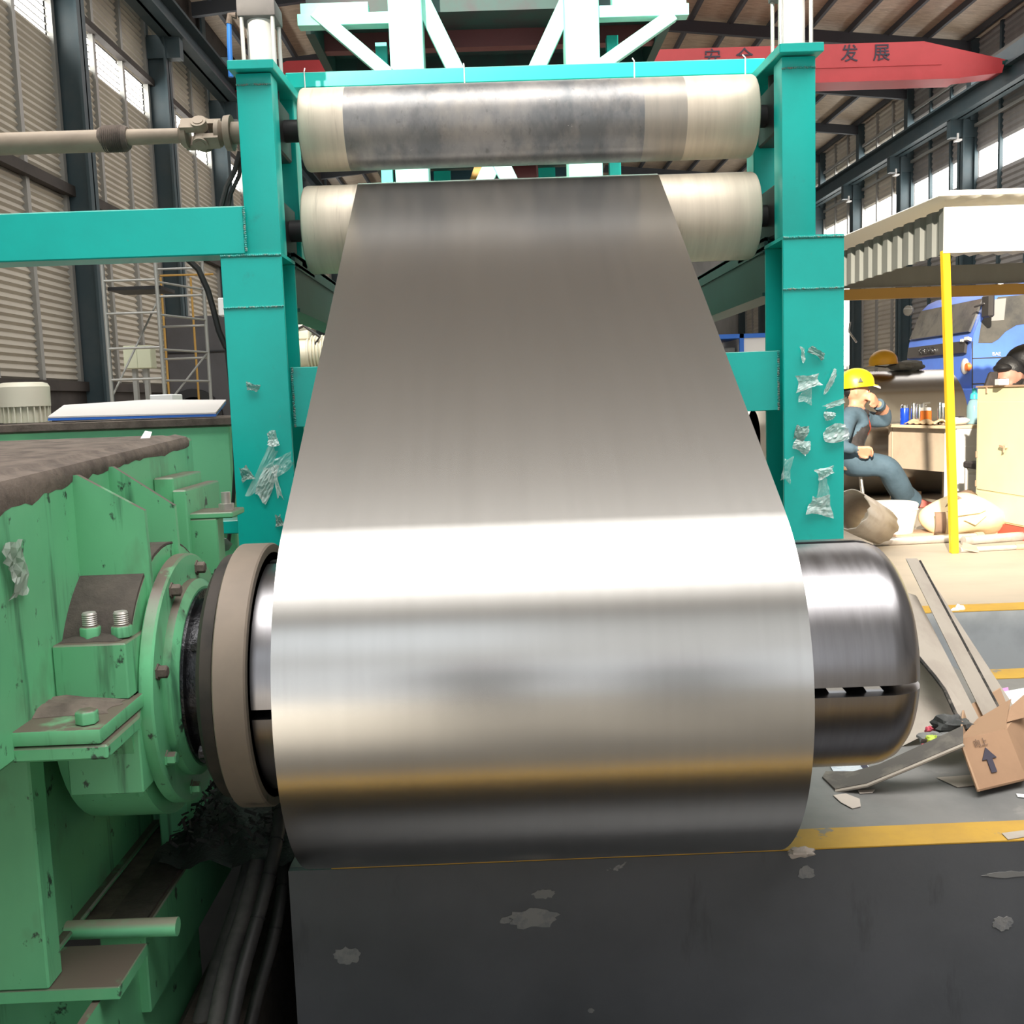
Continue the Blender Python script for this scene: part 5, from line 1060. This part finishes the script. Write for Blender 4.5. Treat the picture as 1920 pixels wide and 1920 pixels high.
MB().ext([Zp(1612, 1436)+Vector((0, 0, .0036)), Zp(1624, 1435)+Vector((0, 0, .0036)), Zp(1634, 1448)+Vector((0, 0, .0036)), Zp(1622, 1450)+Vector((0, 0, .0036))], (0, 0, .0005)).build('dark_stripe', M['ink'], lf)
flat('paper_scrap', [(1562, 1493), (1586, 1490), (1612, 1500), (1614, 1514), (1598, 1518), (1576, 1506)], 'dustpaper', 'trodden paper scrap on the grey floor, largest', 'paper')
flat('paper_scrap', [(1608, 1484), (1640, 1482), (1636, 1488), (1612, 1490)], 'dustpaper', 'thin trodden paper scrap behind the largest one', 'paper')
flat('cardboard_scrap', [(1756, 1460), (1820, 1455), (1832, 1474), (1795, 1478)], 'card_grey', 'flat cardboard scrap lying under the carton', 'cardboard')
flat('cardboard_scrap', [(1878, 1566), (1925, 1560), (1925, 1572), (1890, 1578)], 'card_grey', 'flat cardboard scrap on the yellow floor line', 'cardboard', z=.004)
flat('paper_scrap', [(1905, 1490), (1925, 1492), (1925, 1498), (1908, 1496)], 'paper', 'white paper slip at the frame edge below the carton', 'paper')
flat('pink_wrapper', [(1868, 1295), (1890, 1290), (1896, 1318), (1872, 1318)], 'pink', 'pink wrapper on the floor behind the boards', 'wrapper')
flat('paper_sheet', [(1882, 1300), (1925, 1292), (1925, 1325), (1884, 1325)], 'paper', 'white sheet lying beside the pink wrapper', 'paper', z=.005)
tag(blob('torn_plastic', M['paper'], Zp(1790, 1150, -.02)+Vector((0, -.03, 0)), .035, .015, .04, 33, amp=.6), 'clear torn plastic hanging at the trench edge', 'plastic')
tag(blob('rubble_bit', M['dustpaper'], Zp(1500, 1598, .01), .03, .02, .01, 34, amp=.5), 'crumbled concrete bit on the pit edge by the coil', 'rubble')
# ================================================================== left background
gx = thing('green_housing', (-1.6, 4.3, 0), 'light green machine housing with a dusty top behind the gearbox', 'machine housing')
zt2 = P(200, 795, 3.9).z
MB().box(-1.92, -1.02, 3.9, 4.8, .0, zt2-.02).build('housing_body', M['green_lifted'], gx, bev=.006)
MB().box(-1.95, -1.0, 3.88, 4.82, zt2-.02, zt2+.01).build('housing_top', M['dirt_light'], gx, bev=.003)
MB().box(-1.95, -1.0, 3.84, 3.9, .62, .645).build('housing_ledge', M['dirt_light'], gx)
MB().box(-1.86, -1.80, 3.86, 3.9, .90, .96).build('lifting_lug', M['green_lifted'], gx)
MB().cyl((-1.06, 3.8, .35), (-1.06, 4.1, .35), .10, n=20).build('bearing_cap', M['green_lifted'], gx)
mt_ = thing('motor', P(50, 800, 4.5), 'cream upright motor with a fan cowl on the green housing', 'motor'); c = P(50, 800, 4.5); c.z = zt2+.011
MB().lathe((c.x, 4.5, c.z), (0, 0, 1), [(0, .09), (.07, .09)], 28).build('motor_body', M['motorcream'], mt_)
for k in range(24):
    a = 2*math.pi*k/24; e = Vector((math.cos(a), math.sin(a), 0)); MB().bar(Vector((c.x, 4.5, c.z+.002))+e*.096, Vector((c.x, 4.5, c.z+.07))+e*.096, .005, .014, e).build('cooling_fin', M['motorcream'], mt_, smooth=False)
MB().lathe((c.x, 4.5, c.z+.07), (0, 0, 1), [(0, .105), (.085, .107), (.10, .098), (.105, .08), (.105, 0.0)], 32).build('fan_cowl', M['motorcream'], mt_)
bs = thing('sheet_panel', (-1.5, 4.2, zt2), 'pale sheet with a blue edge lying on the green housing', 'panel')
q = [P(90, 784, 3.98), P(405, 776, 3.98), P(424, 752, 4.3), P(275, 752, 4.4), P(120, 762, 4.3)]
for v_ in q: v_.z = max(v_.z, zt2+.02)
MB().ext(q, (0, 0, .006)).build('sheet_top', M['paletop'], bs); MB().ext([v_-Vector((0, .002, .010)) for v_ in q], (0, 0, .008)).build('sheet_face', M['bluesheet'], bs)
tag(MB().ext([P(262, 826, 2.7), P(280, 826, 2.7), P(285, 811, 2.76), P(272, 809, 2.76)], (0, 0, .002)).build('plastic_scrap', M['paper']), 'bluish plastic scrap on the gearbox top edge', 'scrap')
tag(MB().box(P(288, 752, 4.6).x, P(330, 752, 4.6).x, 4.55, 4.7, zt2+.012, P(300, 740, 4.6).z).build('small_box', M['paper'], bev=.004), 'small white box behind the pale sheet', 'box')
# scaffold
sc_ = thing('scaffold', (-3, 9.2, 0), 'grey tube scaffold tower standing by the left wall', 'scaffold')
xs = [P(a, 620, 9).x for a in (200, 252, 300, 345)]
for x, y in ((xs[0], 9), (xs[1]+.0, 9.7), (xs[2], 9), (xs[3], 9.7)): MB().cyl((x, y, 0), (x, y, 2.62), .016, n=10).build('standard', M['mullion'], sc_)
for z in (1.35, 1.62, 1.92, 2.2, 2.45):
    MB().cyl((xs[0], 9, z), (xs[2], 9, z), .011, n=8).build('rung', M['mullion'], sc_)
    if z > 1.5: MB().cyl((xs[1], 9.7, z-.07), (xs[3], 9.7, z-.07), .011, n=8).build('rung', M['mullion'], sc_)
    MB().cyl((xs[2], 9, z-.02), (xs[3], 9.7, z-.02), .010, n=8).build('rung', M['mullion'], sc_)
MB().cyl((xs[0], 9, 1.2), (xs[1], 9.7, 2.1), .009, n=8).cyl((xs[2], 9, 1.1), (xs[3], 9.7, 1.6), .009, n=8).build('cross_brace', M['mullion'], sc_)
MB().box(xs[0], xs[2], 9.1, 9.5, 2.13, 2.16).build('walk_board', M['black'], sc_)
eb = thing('control_box', (-3.35, 10.2, 0), 'pale cream control box on a post behind the scaffold', 'control box')
a, b = P(233, 692, 10.2), P(282, 647, 10.2); MB().box(a.x, b.x, 10.2, 10.35, a.z, b.z).build('box_case', M['boxcream'], eb, bev=.006); MB().box(a.x+.005, (a.x+b.x)/2-.002, 10.192, 10.2, a.z+.006, b.z-.006).box((a.x+b.x)/2+.002, b.x-.005, 10.192, 10.2, a.z+.006, b.z-.006).build('box_door', M['boxcream'], eb); MB().box(a.x+.06, a.x+.1, 10.24, 10.3, 0, a.z).box(b.x-.1, b.x-.06, 10.24, 10.3, 0, a.z).build('leg', M['mullion'], eb)
sh = thing('machine_cabinet', (-4.0, 15, 0), 'large dark grey machine cabinet behind the scaffold', 'cabinet')
a, b = P(318, 740, 15), P(440, 590, 15); MB().box(a.x, b.x+.6, 15, 16.5, 0, b.z).build('cabinet_body', M['brownwall'], sh, bev=.02); MB().box(a.x+.02, b.x, 14.97, 15, b.z-.52, b.z-.5).build('cabinet_seam', M['black'], sh)
MB().lathe((a.x+.35, 14.98, .95), (0, -1, 0), [(0, .42), (.05, .42), (.05, .3), (0, .3)], 32).build('wheel_guard', M['black'], sh)
yr = thing('guard_rail', (-4.4, 13, 0), 'thin yellow guard rail far behind the scaffold', 'rail')
for px in (304, 360): q = P(px, 560, 13); MB().cyl((q.x, 13, 0), (q.x, 13, P(px, 520, 13).z), .014, n=8).build('rail_post', M['yellow_dull'], yr)
q0, q1 = P(300, 517, 13), P(400, 514, 13); MB().cyl(q0, q1, .013, n=8).build('rail_bar', M['yellow_dull'], yr)
cbl = thing('cable', P(420, 640, 3.6), 'black cable looping down beside the left turquoise leg', 'cable')
MB().tube([P(x, y, 3.62) for x, y in ((352, 486), (372, 505), (390, 545), (400, 580), (410, 620), (424, 652))], .011, 8).build('cable_core', M['rubber'], cbl)
MB().tube([P(x, y, 3.62) for x, y in ((424, 652), (436, 760), (441, 880), (436, 960), (428, 1020))], .007, 8).build('cable_core', M['rubber'], cbl)
MB().tube([P(x, y, 3.55) for x, y in ((450, 285), (440, 320), (425, 350), (415, 388))], .009, 8).tube([P(x, y, 3.56) for x, y in ((455, 290), (448, 330), (432, 365), (428, 390))], .007, 8).build('air_line', M['hose_grey'], cbl)
q = P(417, 575, 4.6); eb2 = thing('lamp_box', (q.x, 4.6, 0), 'small white box glimpsed left of the turquoise leg', 'box'); MB().box(q.x-.02, q.x+.06, 4.6, 4.66, P(417, 592, 4.6).z, P(417, 558, 4.6).z).build('box_case', M['white'], eb2, bev=.004); MB().box(q.x+.0, q.x+.03, 4.62, 4.65, zt2, P(417, 592, 4.6).z).build('box_post', M['mullion'], eb2)

gp = blob('plastic_wrap', M['tape_d'], P(378, 1022, 2.72), .05, .04, .035, 77, amp=.6); tag(gp, 'crumpled grey plastic wrap behind the green flange', 'plastic')
